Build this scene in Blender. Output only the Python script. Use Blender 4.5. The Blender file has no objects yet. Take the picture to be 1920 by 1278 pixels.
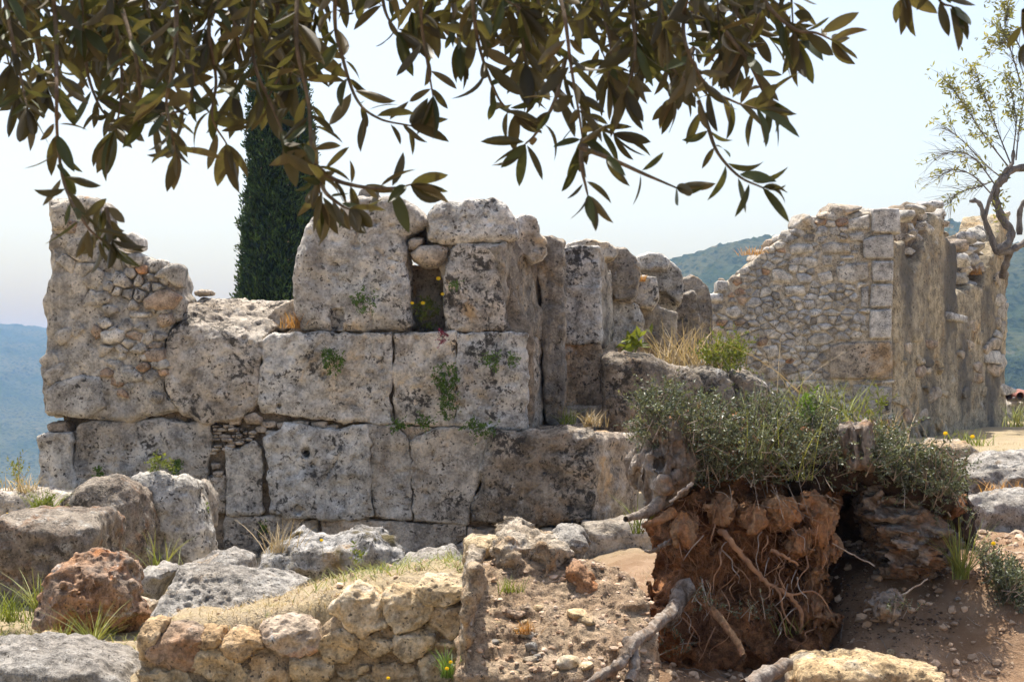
import bpy, math, random
import numpy as np
from mathutils import Vector, Matrix

# ------------------------------------------------------------------ camera, sky, sun, exposure
SC = bpy.context.scene
COL = SC.collection
F, HX, HY, EYE = 3045.0, 960.0, 700.0, 1.6          # photograph 1920 x 1278: focal length in pixels, horizon row, eye height

cam_data = bpy.data.cameras.new('camera')
cam = bpy.data.objects.new('camera', cam_data)
COL.objects.link(cam)
cam.location = (0, 0, EYE)
cam.rotation_euler = (math.pi / 2, 0, 0)
cam_data.sensor_width = 36.0
cam_data.lens = 36.0 * F / 1920.0
cam_data.shift_y = (HY - 639.0) / 1920.0
cam_data.clip_start, cam_data.clip_end = 0.1, 30000.0
cam_data.dof.use_dof = True
cam_data.dof.focus_distance = 13.0
cam_data.dof.aperture_fstop = 20.0
SC.camera = cam

SUN_EL, SUN_AZ = math.radians(69), math.radians(-16)  # azimuth measured from the view direction, negative = left
S = Vector((math.sin(SUN_AZ) * math.cos(SUN_EL), math.cos(SUN_AZ) * math.cos(SUN_EL), math.sin(SUN_EL)))
world = bpy.data.worlds.new('World')
SC.world = world
world.use_nodes = True
wn = world.node_tree
wn.nodes.clear()
sky = wn.nodes.new('ShaderNodeTexSky')
sky.sky_type = 'NISHITA'
sky.sun_disc = False
sky.sun_elevation = SUN_EL
sky.sun_rotation = SUN_AZ
sky.air_density, sky.dust_density, sky.ozone_density = 1.0, 3.9, 1.0
bg = wn.nodes.new('ShaderNodeBackground')
bg.inputs['Strength'].default_value = 0.118
wo = wn.nodes.new('ShaderNodeOutputWorld')
wn.links.new(sky.outputs[0], bg.inputs[0])
wn.links.new(bg.outputs[0], wo.inputs[0])
sun_data = bpy.data.lights.new('sun', 'SUN')
sun_data.energy, sun_data.angle, sun_data.color = 3.7, math.radians(0.6), (1.0, 0.95, 0.87)
sun = bpy.data.objects.new('sun', sun_data)
COL.objects.link(sun)
sun.rotation_euler = S.to_track_quat('Z', 'Y').to_euler()
SC.view_settings.view_transform = 'Standard'
SC.view_settings.look = 'None'
SC.view_settings.gamma = 1.0
SC.view_settings.use_curve_mapping = False
SC.view_settings.exposure = 1.04
SC.cycles.max_bounces = 6
SC.cycles.diffuse_bounces = 3
SC.cycles.transparent_max_bounces = 6
SC.cycles.volume_bounces = 0
SC.cycles.use_denoising = True

# ------------------------------------------------------------------ helpers
RND = random.Random(7)
NPR = np.random.RandomState(11)

def px(x, y, Y):
    """photograph pixel at depth Y -> world point"""
    return Vector(((x - HX) / F * Y, Y, EYE + (HY - y) / F * Y))

def tag(o, label=None, cat=None, group=None, kind=None):
    if label: o['label'] = label
    if cat: o['category'] = cat
    if group: o['group'] = group
    if kind: o['kind'] = kind
    return o

def empty(name, loc, label=None, cat=None, group=None):
    o = bpy.data.objects.new(name, None)
    COL.objects.link(o)
    o.location = loc
    return tag(o, label, cat, group)

def link(name, me, parent=None, mat=None):
    o = bpy.data.objects.new(name, me)
    COL.objects.link(o)
    if mat is not None and len(me.materials) == 0:
        me.materials.append(mat)
    if parent is not None:
        o.parent = parent
        o.matrix_parent_inverse = Matrix.Translation(-parent.location)
    return o

def mesh_np(name, v, f, smooth=True):
    """verts (N,3), faces (M,k) arrays -> mesh"""
    v = np.asarray(v, dtype=np.float32); f = np.asarray(f, dtype=np.int32)
    me = bpy.data.meshes.new(name)
    me.vertices.add(len(v)); me.vertices.foreach_set('co', v.ravel())
    m, k = f.shape
    me.loops.add(m * k); me.loops.foreach_set('vertex_index', f.ravel())
    me.polygons.add(m); me.polygons.foreach_set('loop_start', np.arange(m, dtype=np.int32) * k)
    me.polygons.foreach_set('use_smooth', np.full(m, smooth))
    me.update(calc_edges=True); me.validate()
    return me

def _hash(ix, iy, iz, seed):
    h = (ix.astype(np.uint32) * np.uint32(374761393) + iy.astype(np.uint32) * np.uint32(668265263)
         + iz.astype(np.uint32) * np.uint32(2246822519) + np.uint32(seed * 3266489917 & 0xffffffff))
    h = (h ^ (h >> np.uint32(13))) * np.uint32(1274126177)
    h = (h ^ (h >> np.uint32(16))) * np.uint32(2654435761)
    return ((h ^ (h >> np.uint32(15))) & np.uint32(0xffffff)).astype(np.float32) / 16777215.0

def vnoise(p, seed=0):
    """value noise -1..1 on (N,3)"""
    i = np.floor(p).astype(np.int64); f = (p - i).astype(np.float32)
    u = f * f * f * (f * (f * 6 - 15) + 10)
    r = 0
    for dx in (0, 1):
        wx = u[:, 0] if dx else 1 - u[:, 0]
        for dy in (0, 1):
            wy = u[:, 1] if dy else 1 - u[:, 1]
            for dz in (0, 1):
                wz = u[:, 2] if dz else 1 - u[:, 2]
                r = r + wx * wy * wz * _hash(i[:, 0] + dx, i[:, 1] + dy, i[:, 2] + dz, seed)
    return r * 2 - 1

def fbm(p, oct=3, seed=0, gain=0.5):
    a, s, t = 1.0, 0.0, 0.0
    for k in range(oct):
        s = s + a * vnoise(p * (2.03 ** k) + 17.3 * k, seed + k * 13); t += a; a *= gain
    return s / t

def worley(p, seed=0):
    i = np.floor(p).astype(np.int64); best = np.full(len(p), 9.0, np.float32)
    for dx in (-1, 0, 1):
        for dy in (-1, 0, 1):
            for dz in (-1, 0, 1):
                c = i + np.array([dx, dy, dz])
                q = np.stack([c[:, k] + _hash(c[:, 0], c[:, 1], c[:, 2], seed + 5 + k * 7) for k in range(3)], 1)
                best = np.minimum(best, ((q - p) ** 2).sum(1))
    return np.sqrt(best)

def poly_sdf(P, poly):
    """signed distance of (N,2) points to polygon, negative inside"""
    d = np.full(len(P), 1e9); ins = np.zeros(len(P), bool)
    n = len(poly)
    for a in range(n):
        A, B = poly[a], poly[(a + 1) % n]
        e = B - A; w = P - A
        t = np.clip((w @ e) / max(e @ e, 1e-12), 0, 1)
        q = w - t[:, None] * e
        d = np.minimum(d, (q * q).sum(1))
        c = ((A[1] > P[:, 1]) != (B[1] > P[:, 1]))
        if abs(e[1]) > 1e-12:
            ins ^= c & (P[:, 0] < (e[0] * (P[:, 1] - A[1]) / e[1] + A[0]))
    d = np.sqrt(d)
    return np.where(ins, -d, d)

def seg_dist(P, pts):
    d = np.full(len(P), 1e9)
    for A, B in zip(pts[:-1], pts[1:]):
        e = B - A; w = P - A
        t = np.clip((w @ e) / max(e @ e, 1e-12), 0, 1)
        q = w - t[:, None] * e
        d = np.minimum(d, (q * q).sum(1))
    return np.sqrt(d)

def surface_nets(D, org, vox):
    """D: (nx,ny,nz) signed distance, <0 inside -> verts, quads"""
    ins = D < 0
    nx, ny, nz = D.shape
    cnt = np.zeros((nx - 1, ny - 1, nz - 1), np.int8)
    for dx in (0, 1):
        for dy in (0, 1):
            for dz in (0, 1):
                cnt += ins[dx:nx - 1 + dx, dy:ny - 1 + dy, dz:nz - 1 + dz]
    act = (cnt > 0) & (cnt < 8)
    idx = np.full(act.shape, -1, np.int64)
    cells = np.argwhere(act)
    idx[act] = np.arange(len(cells))
    acc = np.zeros((len(cells), 3)); num = np.zeros(len(cells))
    cor = [(a, b, c) for a in (0, 1) for b in (0, 1) for c in (0, 1)]
    val = {c: D[cells[:, 0] + c[0], cells[:, 1] + c[1], cells[:, 2] + c[2]] for c in cor}
    for c in cor:
        for ax in range(3):
            if c[ax] == 0:
                e = list(c); e[ax] = 1; e = tuple(e)
                a, b = val[c], val[e]
                m = (a < 0) != (b < 0)
                t = np.where(m, a / np.where(m, a - b, 1), 0)
                pt = np.zeros((len(cells), 3)); pt += c; pt[:, ax] += t
                acc += np.where(m[:, None], pt, 0); num += m
    V = (cells + acc / num[:, None]) * vox + org
    quads = []
    for ax in range(3):
        o1, o2 = [(1, 2), (2, 0), (0, 1)][ax]
        sl0 = [slice(None)] * 3; sl1 = [slice(None)] * 3
        sl0[ax] = slice(0, -1); sl1[ax] = slice(1, None)
        ch = ins[tuple(sl0)] != ins[tuple(sl1)]
        e = np.argwhere(ch)
        ok = (e[:, o1] > 0) & (e[:, o2] > 0) & (e[:, o1] < D.shape[o1] - 1) & (e[:, o2] < D.shape[o2] - 1)
        e = e[ok]
        fl = ins[e[:, 0], e[:, 1], e[:, 2]]
        def cid(a, b):
            q = e.copy(); q[:, o1] += a; q[:, o2] += b
            return idx[q[:, 0], q[:, 1], q[:, 2]]
        q = np.stack([cid(-1, -1), cid(0, -1), cid(0, 0), cid(-1, 0)], 1)
        q[~fl] = q[~fl][:, ::-1]
        quads.append(q)
    return V, np.concatenate(quads)

def vnormals(V, Q):
    n = np.cross(V[Q[:, 2]] - V[Q[:, 0]], V[Q[:, 3]] - V[Q[:, 1]])
    N = np.zeros_like(V)
    for k in range(4):
        np.add.at(N, Q[:, k], n)
    return N / np.maximum(np.linalg.norm(N, axis=1), 1e-9)[:, None]

class Plane:
    """upright plane through P0, running along U (horizontal); N faces the viewer"""
    def __init__(s, x0, y0, ux=1.0, uy=0.0):
        l = math.hypot(ux, uy)
        s.P0 = np.array([x0, y0, 0.0]); s.U = np.array([ux / l, uy / l, 0.0]); s.N = np.array([uy / l, -ux / l, 0.0])
    def uv(s, pts):
        out = []
        for x, y in pts:
            D = np.array([(x - HX) / F, 1.0, (HY - y) / F]); C = np.array([0, 0, EYE])
            t = ((s.P0 - C) @ s.N) / (D @ s.N)
            p = C + t * D
            out.append(((p - s.P0) @ s.U, p[2]))
        return np.array(out)
    def world(s, uvw):
        return s.P0 + uvw[:, 0:1] * s.U + uvw[:, 1:2] * np.array([0, 0, 1.0]) + uvw[:, 2:3] * s.N

def FP(Y):
    return Plane(0.0, Y)

SEED = [100]
def rock_mesh(poly, plane, depth=0.8, r=0.06, vox=0.024, low=0.03, lf=2.2, hi=0.012, hf=9.0, pit=0.0, pf=14.0,
              cuts=(), cracks=(), holes=(), notch=(), shrink=0.004, stretch=(1, 1, 1), bulge=0.0, ridge=0.0, extra=None):
    """outline in pixels on an upright plane -> closed weathered stone with real depth behind the plane"""
    SEED[0] += 1; sd = SEED[0]
    P2 = plane.uv(poly)
    pad = low * 1.2 + vox * 3
    u0, v0 = P2.min(0) - pad; u1, v1 = P2.max(0) + pad
    us = np.arange(u0, u1 + vox, vox); vs = np.arange(v0, v1 + vox, vox); ws = np.arange(-depth - pad, pad + bulge + vox, vox)
    uu, vv = np.meshgrid(us, vs, indexing='ij')
    flat2 = np.stack([uu.ravel(), vv.ravel()], 1)
    d2 = poly_sdf(flat2, P2).reshape(uu.shape) + shrink
    h = depth / 2
    r = min(r, h * 0.98)
    inr = max(0.02, -d2.min())
    W = ws[None, None, :]
    front = bulge * np.clip(-d2 / inr, 0, 1)[:, :, None] ** 0.6 if bulge else 0.0
    q1 = (d2 + r)[:, :, None]
    q2 = np.abs(W + h - front / 2) - (h + front / 2) + r
    D = np.sqrt(np.maximum(q1, 0) ** 2 + np.maximum(q2, 0) ** 2) + np.minimum(np.maximum(q1, q2), 0) - r
    G = np.stack(np.broadcast_arrays(uu[:, :, None], vv[:, :, None], W), -1).reshape(-1, 3).astype(np.float64)
    D = D.reshape(-1)
    for (cx, cy, cw, nu, nv, nw, k) in cuts:               # half spaces through a pixel (w metres off the plane)
        c = np.append(plane.uv([(cx, cy)])[0], cw)
        n = np.array([nu, nv, nw], float); n /= np.linalg.norm(n)
        e = (G - c) @ n
        hh = np.clip(0.5 + 0.5 * (e - D) / k, 0, 1)
        D = D * (1 - hh) + e * hh + k * hh * (1 - hh)
    band = np.abs(D) < (low * 1.5 + vox * 3)
    st = np.array(stretch, float)
    wp = plane.world(G[band])
    nz = low * fbm(wp * lf * st, 3, sd, 0.55)
    if ridge:
        nz = nz + ridge * (np.abs(fbm(wp * lf * 1.7 * st + 31, 3, sd + 3)) * 2 - 0.45)
    D[band] += nz
    if extra is not None:
        D = extra(G, D, plane)
    for pts, wd, dp in cracks:                              # grooves in the face
        pu = plane.uv(pts)
        b2 = np.abs(G[:, 2]) < 0.25
        dd = seg_dist(G[b2][:, :2] + 0.012 * np.stack([vnoise(G[b2] * 12, sd), vnoise(G[b2] * 12, sd + 9)], 1), pu)
        g = np.maximum(dd - wd * (1 + np.clip(G[b2][:, 2] / dp, -1, 0)), -(G[b2][:, 2] + dp))
        D[b2] = np.maximum(D[b2], -g)
    for (hx, hy, hr, hd) in holes:
        c = np.append(plane.uv([(hx, hy)])[0], 0.0)
        e = np.sqrt(((G - c) ** 2 * np.array([1, 1, (hr / hd) ** 2])).sum(1)) - hr
        D = np.maximum(D, -e)
    for (a, b, c_, d_, dp) in notch:                        # rectangular cut a,b..c,d
        q = plane.uv([(a, b), (c_, d_)])
        e = np.maximum(np.maximum(q[0, 0] - G[:, 0], G[:, 0] - q[1, 0]), np.maximum(q[1, 1] - G[:, 1], G[:, 1] - q[0, 1]))
        e = np.maximum(e, -(G[:, 2] + dp))
        D = np.maximum(D, -e)
    V, Q = surface_nets(D.reshape(len(us), len(vs), len(ws)), np.array([us[0], vs[0], ws[0]]), vox)
    Vw = plane.world(V)
    if np.cross(plane.U, [0, 0, 1.0]) @ plane.N < 0:
        Q = Q[:, ::-1]
    Nn = vnormals(Vw, Q)
    disp = hi * fbm(Vw * hf * st, 4, sd + 50, 0.6)
    disp += hi * 0.9 * (np.abs(vnoise(Vw * hf * 0.6 * st, sd + 70)) - 0.4)
    disp += hi * 0.55 * (0.35 - np.abs(vnoise(Vw * hf * 2.3 * st, sd + 71)))
    if pit:
        w = worley(Vw * pf, sd + 90)
        disp -= pit * np.clip(1 - w / 0.42, 0, 1) * np.clip(0.4 + 1.6 * vnoise(Vw * 3.1, sd + 4), 0, 1)
    Vw = Vw + Nn * disp[:, None]
    return mesh_np('stone', Vw, Q)

def stone(name, poly, Y, mat, parent=None, **kw):
    plane = Y if isinstance(Y, Plane) else FP(Y)
    me = rock_mesh(poly, plane, **kw)
    if parent is None:
        v = np.empty(len(me.vertices) * 3, np.float32); me.vertices.foreach_get('co', v); v = v.reshape(-1, 3)
        c = np.array([v[:, 0].mean(), v[:, 1].mean(), v[:, 2].min()], np.float32)
        me.vertices.foreach_set('co', (v - c).ravel()); me.update()
        o = link(name, me, None, mat); o.location = [float(a) for a in c]
        return o
    return link(name, me, parent, mat)

def tube_arrays(pts, rad, sides=7, seed=0, wob=0.0):
    pts = [Vector(p) for p in pts]
    V, Fc = [], []
    n = len(pts)
    ref = Vector((0.3, 0.5, 0.81))
    for i, p in enumerate(pts):
        t = (pts[min(i + 1, n - 1)] - pts[max(i - 1, 0)]).normalized()
        a = t.cross(ref)
        if a.length < 1e-3: a = t.cross(Vector((1, 0, 0)))
        a.normalize(); b = t.cross(a)
        r = rad[i] if hasattr(rad, '__len__') else rad
        for k in range(sides):
            an = 2 * math.pi * k / sides
            rr = r * (1 + wob * math.sin(k * 2.3 + i * 0.9 + seed))
            V.append(p + (a * math.cos(an) + b * math.sin(an)) * rr)
        if i:
            for k in range(sides):
                a0, a1 = (i - 1) * sides + k, (i - 1) * sides + (k + 1) % sides
                Fc.append((a0, a1, a1 + sides, a0 + sides))
    return np.array([list(v) for v in V]), np.array(Fc)

def smooth_line(pts, n=6):
    """Catmull-Rom through 3d points"""
    P = [np.array(p, float) for p in pts]
    P = [2 * P[0] - P[1]] + P + [2 * P[-1] - P[-2]]
    out = []
    for i in range(1, len(P) - 2):
        for k in range(n):
            t = k / n
            out.append(0.5 * ((2 * P[i]) + (P[i + 1] - P[i - 1]) * t + (2 * P[i - 1] - 5 * P[i] + 4 * P[i + 1] - P[i + 2]) * t * t
                              + (3 * P[i] - P[i - 1] - 3 * P[i + 1] + P[i + 2]) * t ** 3))
    out.append(P[-2])
    return out

class MB:
    """collects quads of several pieces that belong to ONE part"""
    def __init__(s): s.v, s.f, s.n = [], [], 0
    def add(s, v, f):
        s.v.append(np.asarray(v, float)); s.f.append(np.asarray(f) + s.n); s.n += len(v)
    def tube(s, pts, rad, sides=6, **kw): s.add(*tube_arrays(pts, rad, sides, **kw))
    def build(s, name, mat, parent=None, smooth=True):
        return link(name, mesh_np(name, np.concatenate(s.v), np.concatenate(s.f), smooth), parent, mat)

def leaf_quads(P, size, rng, dirs=None, aspect=0.42, up=0.0, fold=0.25, spread=1.0):
    """many small leaves: rhombs folded along the midrib. P (N,3), size (N,)"""
    n = len(P)
    d = rng.normal(size=(n, 3))
    d[:, 2] += up
    if dirs is not None: d = d * spread + dirs
    d /= np.linalg.norm(d, axis=1)[:, None]
    s = np.cross(d, rng.normal(size=(n, 3))); s /= np.linalg.norm(s, axis=1)[:, None]
    w = np.cross(d, s)
    L = np.asarray(size)[:, None]
    v = np.empty((n, 4, 3))
    v[:, 0] = P
    v[:, 1] = P + d * L * 0.55 + s * L * aspect * 0.5 + w * L * fold * 0.3
    v[:, 2] = P + d * L
    v[:, 3] = P + d * L * 0.55 - s * L * aspect * 0.5 + w * L * fold * 0.3
    f = np.arange(n * 4).reshape(n, 4)
    return v.reshape(-1, 3), f

def blades(P, length, width, rng, lean=0.5, segs=4, droop=0.5):
    """curved grass blades. P (N,3)"""
    n = len(P)
    az = rng.uniform(0, 2 * math.pi, n)
    h = np.stack([np.cos(az), np.sin(az), np.zeros(n)], 1)
    le = np.abs(rng.normal(lean, 0.35 * lean + 0.05, n))[:, None]
    s = np.stack([-np.sin(az + rng.normal(0, 0.6, n)), np.cos(az), np.zeros(n)], 1)
    L = np.asarray(length)[:, None]; Wd = np.asarray(width)[:, None]
    rows = []
    for k in range(segs + 1):
        t = k / segs
        c = P + h * L * (le * t + droop * le * t * t) + np.array([0, 0, 1.0]) * L * (t - 0.45 * droop * le * t ** 2.2)
        ww = Wd * (1 - t) ** 0.7 * 0.5 + 0.0004
        rows.append(c + s * ww); rows.append(c - s * ww)
    v = np.stack(rows, 1)
    base = (np.arange(n) * (2 * (segs + 1)))[:, None]
    f = np.concatenate([base + np.array([[2 * k, 2 * k + 1, 2 * k + 3, 2 * k + 2]]) for k in range(segs)], 0)
    return v.reshape(-1, 3), f

# ------------------------------------------------------------------ materials
class NT:
    def __init__(s, name):
        s.m = bpy.data.materials.new(name); s.m.use_nodes = True
        s.t = s.m.node_tree; s.t.nodes.clear()
        s.out = s.n('ShaderNodeOutputMaterial')
        s.pos = s.n('ShaderNodeNewGeometry').outputs['Position']
    def n(s, ty, **kw):
        nd = s.t.nodes.new(ty)
        for k, v in kw.items(): setattr(nd, k, v)
        return nd
    def set(s, sock, v):
        if hasattr(v, 'is_output'): s.t.links.new(v, sock)
        else:
            try: sock.default_value = v
            except TypeError: sock.default_value = (*v, 1.0)
            except ValueError: sock.default_value = (*v, 1.0)
    def noise(s, scale, detail=4, rough=0.55, vec=None, dist=0.0):
        nd = s.n('ShaderNodeTexNoise')
        s.set(nd.inputs['Vector'], vec if vec is not None else s.pos)
        nd.inputs['Scale'].default_value = scale; nd.inputs['Detail'].default_value = detail
        nd.inputs['Roughness'].default_value = rough; nd.inputs['Distortion'].default_value = dist
        return nd.outputs['Fac']
    def voro(s, scale, vec=None, feature='F1', rnd=1.0):
        nd = s.n('ShaderNodeTexVoronoi', feature=feature)
        s.set(nd.inputs['Vector'], vec if vec is not None else s.pos)
        nd.inputs['Scale'].default_value = scale; nd.inputs['Randomness'].default_value = rnd
        return nd.outputs['Distance']
    def ramp(s, v, a, b, lo=0.0, hi=1.0):
        nd = s.n('ShaderNodeMapRange'); nd.interpolation_type = 'SMOOTHSTEP'
        s.set(nd.inputs['Value'], v)
        for k, x in (('From Min', a), ('From Max', b), ('To Min', lo), ('To Max', hi)): s.set(nd.inputs[k], x)
        return nd.outputs[0]
    def math(s, op, a, b=0.0):
        nd = s.n('ShaderNodeMath', operation=op); s.set(nd.inputs[0], a); s.set(nd.inputs[1], b)
        return nd.outputs[0]
    def mix(s, fac, a, b, mode='MIX'):
        nd = s.n('ShaderNodeMix', data_type='RGBA', blend_type=mode)
        s.set(nd.inputs['Factor'], fac); s.set(nd.inputs[6], a); s.set(nd.inputs[7], b)
        return nd.outputs[2]
    def scaled(s, sx, sy, sz, vec=None):
        nd = s.n('ShaderNodeVectorMath', operation='MULTIPLY')
        s.set(nd.inputs[0], vec if vec is not None else s.pos); nd.inputs[1].default_value = (sx, sy, sz)
        return nd.outputs[0]
    def obj_random(s): return s.n('ShaderNodeObjectInfo').outputs['Random']
    def bump(s, h, strength=0.5, dist=0.02, normal=None):
        nd = s.n('ShaderNodeBump'); nd.inputs['Strength'].default_value = strength; nd.inputs['Distance'].default_value = dist
        s.set(nd.inputs['Height'], h)
        if normal is not None: s.set(nd.inputs['Normal'], normal)
        return nd.outputs[0]
    def principled(s, col, rough=0.9, normal=None, spec=0.25):
        nd = s.n('ShaderNodeBsdfPrincipled')
        s.set(nd.inputs['Base Color'], col); s.set(nd.inputs['Roughness'], rough)
        nd.inputs['Specular IOR Level'].default_value = spec
        if normal is not None: s.set(nd.inputs['Normal'], normal)
        return nd.outputs[0]
    def done(s, sh):
        s.t.links.new(sh, s.out.inputs['Surface']); return s.m

def stone_mat(name, c1, c2, stain=None, stain_amt=0.0, lichen=0.3, lichen_col=(0.05, 0.047, 0.042), white=0.25, white_col=(0.55, 0.53, 0.49),
              streak=0.0, sc=1.0, bump=0.7, var=0.25, moss=0.0, streak_col=(0.1, 0.09, 0.08), speck=0.6, streak_sc=9.0, streak_z=0.07, streak_lo=0.36, hue=0.0):
    t = NT(name)
    big = t.noise(1.1 * sc, 5, 0.6)
    col = t.mix(t.ramp(big, 0.38, 0.62), c1, c2)
    mid = t.noise(6.5 * sc, 7, 0.68)
    fine = t.noise(42 * sc, 5, 0.7)
    if stain_amt:
        sn = t.noise(1.7 * sc, 6, 0.65, dist=0.6)
        col = t.mix(t.ramp(sn, 0.62 - 0.2 * stain_amt, 0.78 - 0.2 * stain_amt), col, stain)
    if white:
        wn_ = t.noise(4.3 * sc, 8, 0.72, dist=0.4)
        col = t.mix(t.ramp(wn_, 0.60 - 0.12 * white, 0.70 - 0.10 * white, 0, 0.75), col, white_col)
    val = t.math('ADD', t.math('MULTIPLY', mid, 0.9), t.math('MULTIPLY', fine, 0.55))
    col = t.mix(1.0, col, t.ramp(val, 0.52, 0.93, 0.42, 1.50), 'MULTIPLY')
    if streak:
        sv = t.scaled(streak_sc, streak_sc, streak_z * streak_sc)
        s1 = t.noise(1.0, 6 if streak_sc > 4 else 3, 0.65 if streak_sc > 4 else 0.5, vec=sv)
        s2 = t.noise(0.9, 3, 0.5)
        k = t.math('MULTIPLY', t.ramp(s1, 0.38, 0.66), t.ramp(s2, streak_lo, streak_lo + 0.24))
        col = t.mix(t.math('MULTIPLY', k, streak), col, streak_col)
    if speck:                                              # dark lichen dots and dirt-filled pores
        wv = t.n('ShaderNodeVectorMath', operation='MULTIPLY_ADD')
        wt = t.n('ShaderNodeTexNoise'); t.set(wt.inputs['Vector'], t.pos); wt.inputs['Scale'].default_value = 11 * sc; wt.inputs['Detail'].default_value = 4
        t.t.links.new(wt.outputs['Color'], wv.inputs[0]); wv.inputs[1].default_value = (0.11 / sc,) * 3; t.set(wv.inputs[2], t.pos)
        wv = wv.outputs[0]
        def dots(scale, hi_):
            nd = t.n('ShaderNodeTexVoronoi'); t.set(nd.inputs['Vector'], wv); nd.inputs['Scale'].default_value = scale
            sp_ = t.n('ShaderNodeSeparateColor'); t.set(sp_.inputs[0], nd.outputs['Color'])
            lim = t.math('MULTIPLY', t.math('POWER', sp_.outputs[0], 2.5), hi_)
            return t.ramp(t.math('SUBTRACT', lim, nd.outputs['Distance']), -0.02, 0.07)
        vs = t.ramp(t.noise(19 * sc, 8, 0.74), 0.585, 0.635)
        gs = t.noise(3.1 * sc, 4, 0.6)
        k = t.math('MULTIPLY', vs, t.ramp(gs, 0.58 - 0.16 * speck, 0.66 - 0.12 * speck))
        vs2 = dots(30 * sc, 0.5)
        k = t.math('MAXIMUM', k, t.math('MULTIPLY', vs2, t.ramp(gs, 0.38, 0.56, 0.0, 0.9)))
        col = t.mix(t.math('MULTIPLY', k, 0.92), col, (0.055, 0.045, 0.035))
    if lichen:
        l1 = t.noise(15 * sc, 7, 0.72, dist=0.35)
        l2 = t.noise(2.3 * sc, 4, 0.6)
        lm = t.math('ADD', l1, t.math('MULTIPLY', t.math('SUBTRACT', l2, 0.5), 0.9))
        col = t.mix(t.ramp(lm, 0.70 - 0.14 * lichen, 0.80 - 0.14 * lichen, 0, 0.92), col, lichen_col)
    if moss:
        mn = t.noise(3.2, 5, 0.6)
        col = t.mix(t.ramp(mn, 0.62 - 0.2 * moss, 0.72 - 0.2 * moss, 0, 0.9), col, (0.10, 0.075, 0.02))
    if var:
        rr = t.ramp(t.obj_random(), 0, 1, 1 - var, 1 + var * 0.6)
        col = t.mix(1.0, col, rr, 'MULTIPLY')
    if hue:                                                # some stones are warmer than others
        r2 = t.math('FRACT', t.math('MULTIPLY', t.obj_random(), 7.31))
        col = t.mix(t.math('MULTIPLY', r2, hue), col, t.mix(1.0, col, (1.05, 0.86, 0.64), 'MULTIPLY'))
    pits = t.ramp(t.voro(26 * sc), 0.02, 0.24)
    gate = t.ramp(t.noise(4.5 * sc, 3, 0.5), 0.45, 0.6)
    pits = t.math('MAXIMUM', pits, t.math('SUBTRACT', 1.0, gate))
    h = t.math('ADD', t.math('MULTIPLY', mid, 0.9), t.math('MULTIPLY', fine, 0.45))
    h = t.math('ADD', h, t.math('MULTIPLY', t.noise(120 * sc, 3, 0.6), 0.16))
    h = t.math('ADD', h, t.math('MULTIPLY', pits, 0.7))
    nb = t.bump(h, bump, 0.075 / sc)
    return t.done(t.principled(col, 0.92, nb, 0.2))

def plain_mat(name, c, rough=0.8, var=0.2, sc=8.0, c2=None, bump=0.0, trans=0.0, spec=0.3, back=None):
    """noise-varied colour; trans = translucent share (leaves); back = colour of the underside"""
    t = NT(name)
    n = t.noise(sc, 4, 0.6)
    col = t.mix(t.ramp(n, 0.35, 0.65), c, c2 if c2 else tuple(x * 0.7 for x in c))
    if var:
        r = t.n('ShaderNodeNewGeometry').outputs['Random Per Island']
        col = t.mix(1.0, col, t.ramp(r, 0, 1, 1 - var, 1 + var), 'MULTIPLY')
    if back:
        bf = t.n('ShaderNodeNewGeometry').outputs['Backfacing']
        col = t.mix(bf, col, back)
    nb = t.bump(t.noise(sc * 6, 4, 0.6), bump, 0.01) if bump else None
    sh = t.principled(col, rough, nb, spec)
    if trans:
        tr = t.n('ShaderNodeBsdfTranslucent'); t.set(tr.inputs['Color'], t.mix(1.0, col, (1.5, 1.35, 0.6), 'MULTIPLY'))
        ms = t.n('ShaderNodeMixShader'); ms.inputs[0].default_value = trans
        t.t.links.new(sh, ms.inputs[1]); t.t.links.new(tr.outputs[0], ms.inputs[2]); sh = ms.outputs[0]
    return t.done(sh)

# ------------------------------------------------------------------ the setting: ground, hills, haze
def sstep(a, b, x):
    t = np.clip((x - a) / (b - a), 0, 1); return t * t * (3 - 2 * t)

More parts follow.
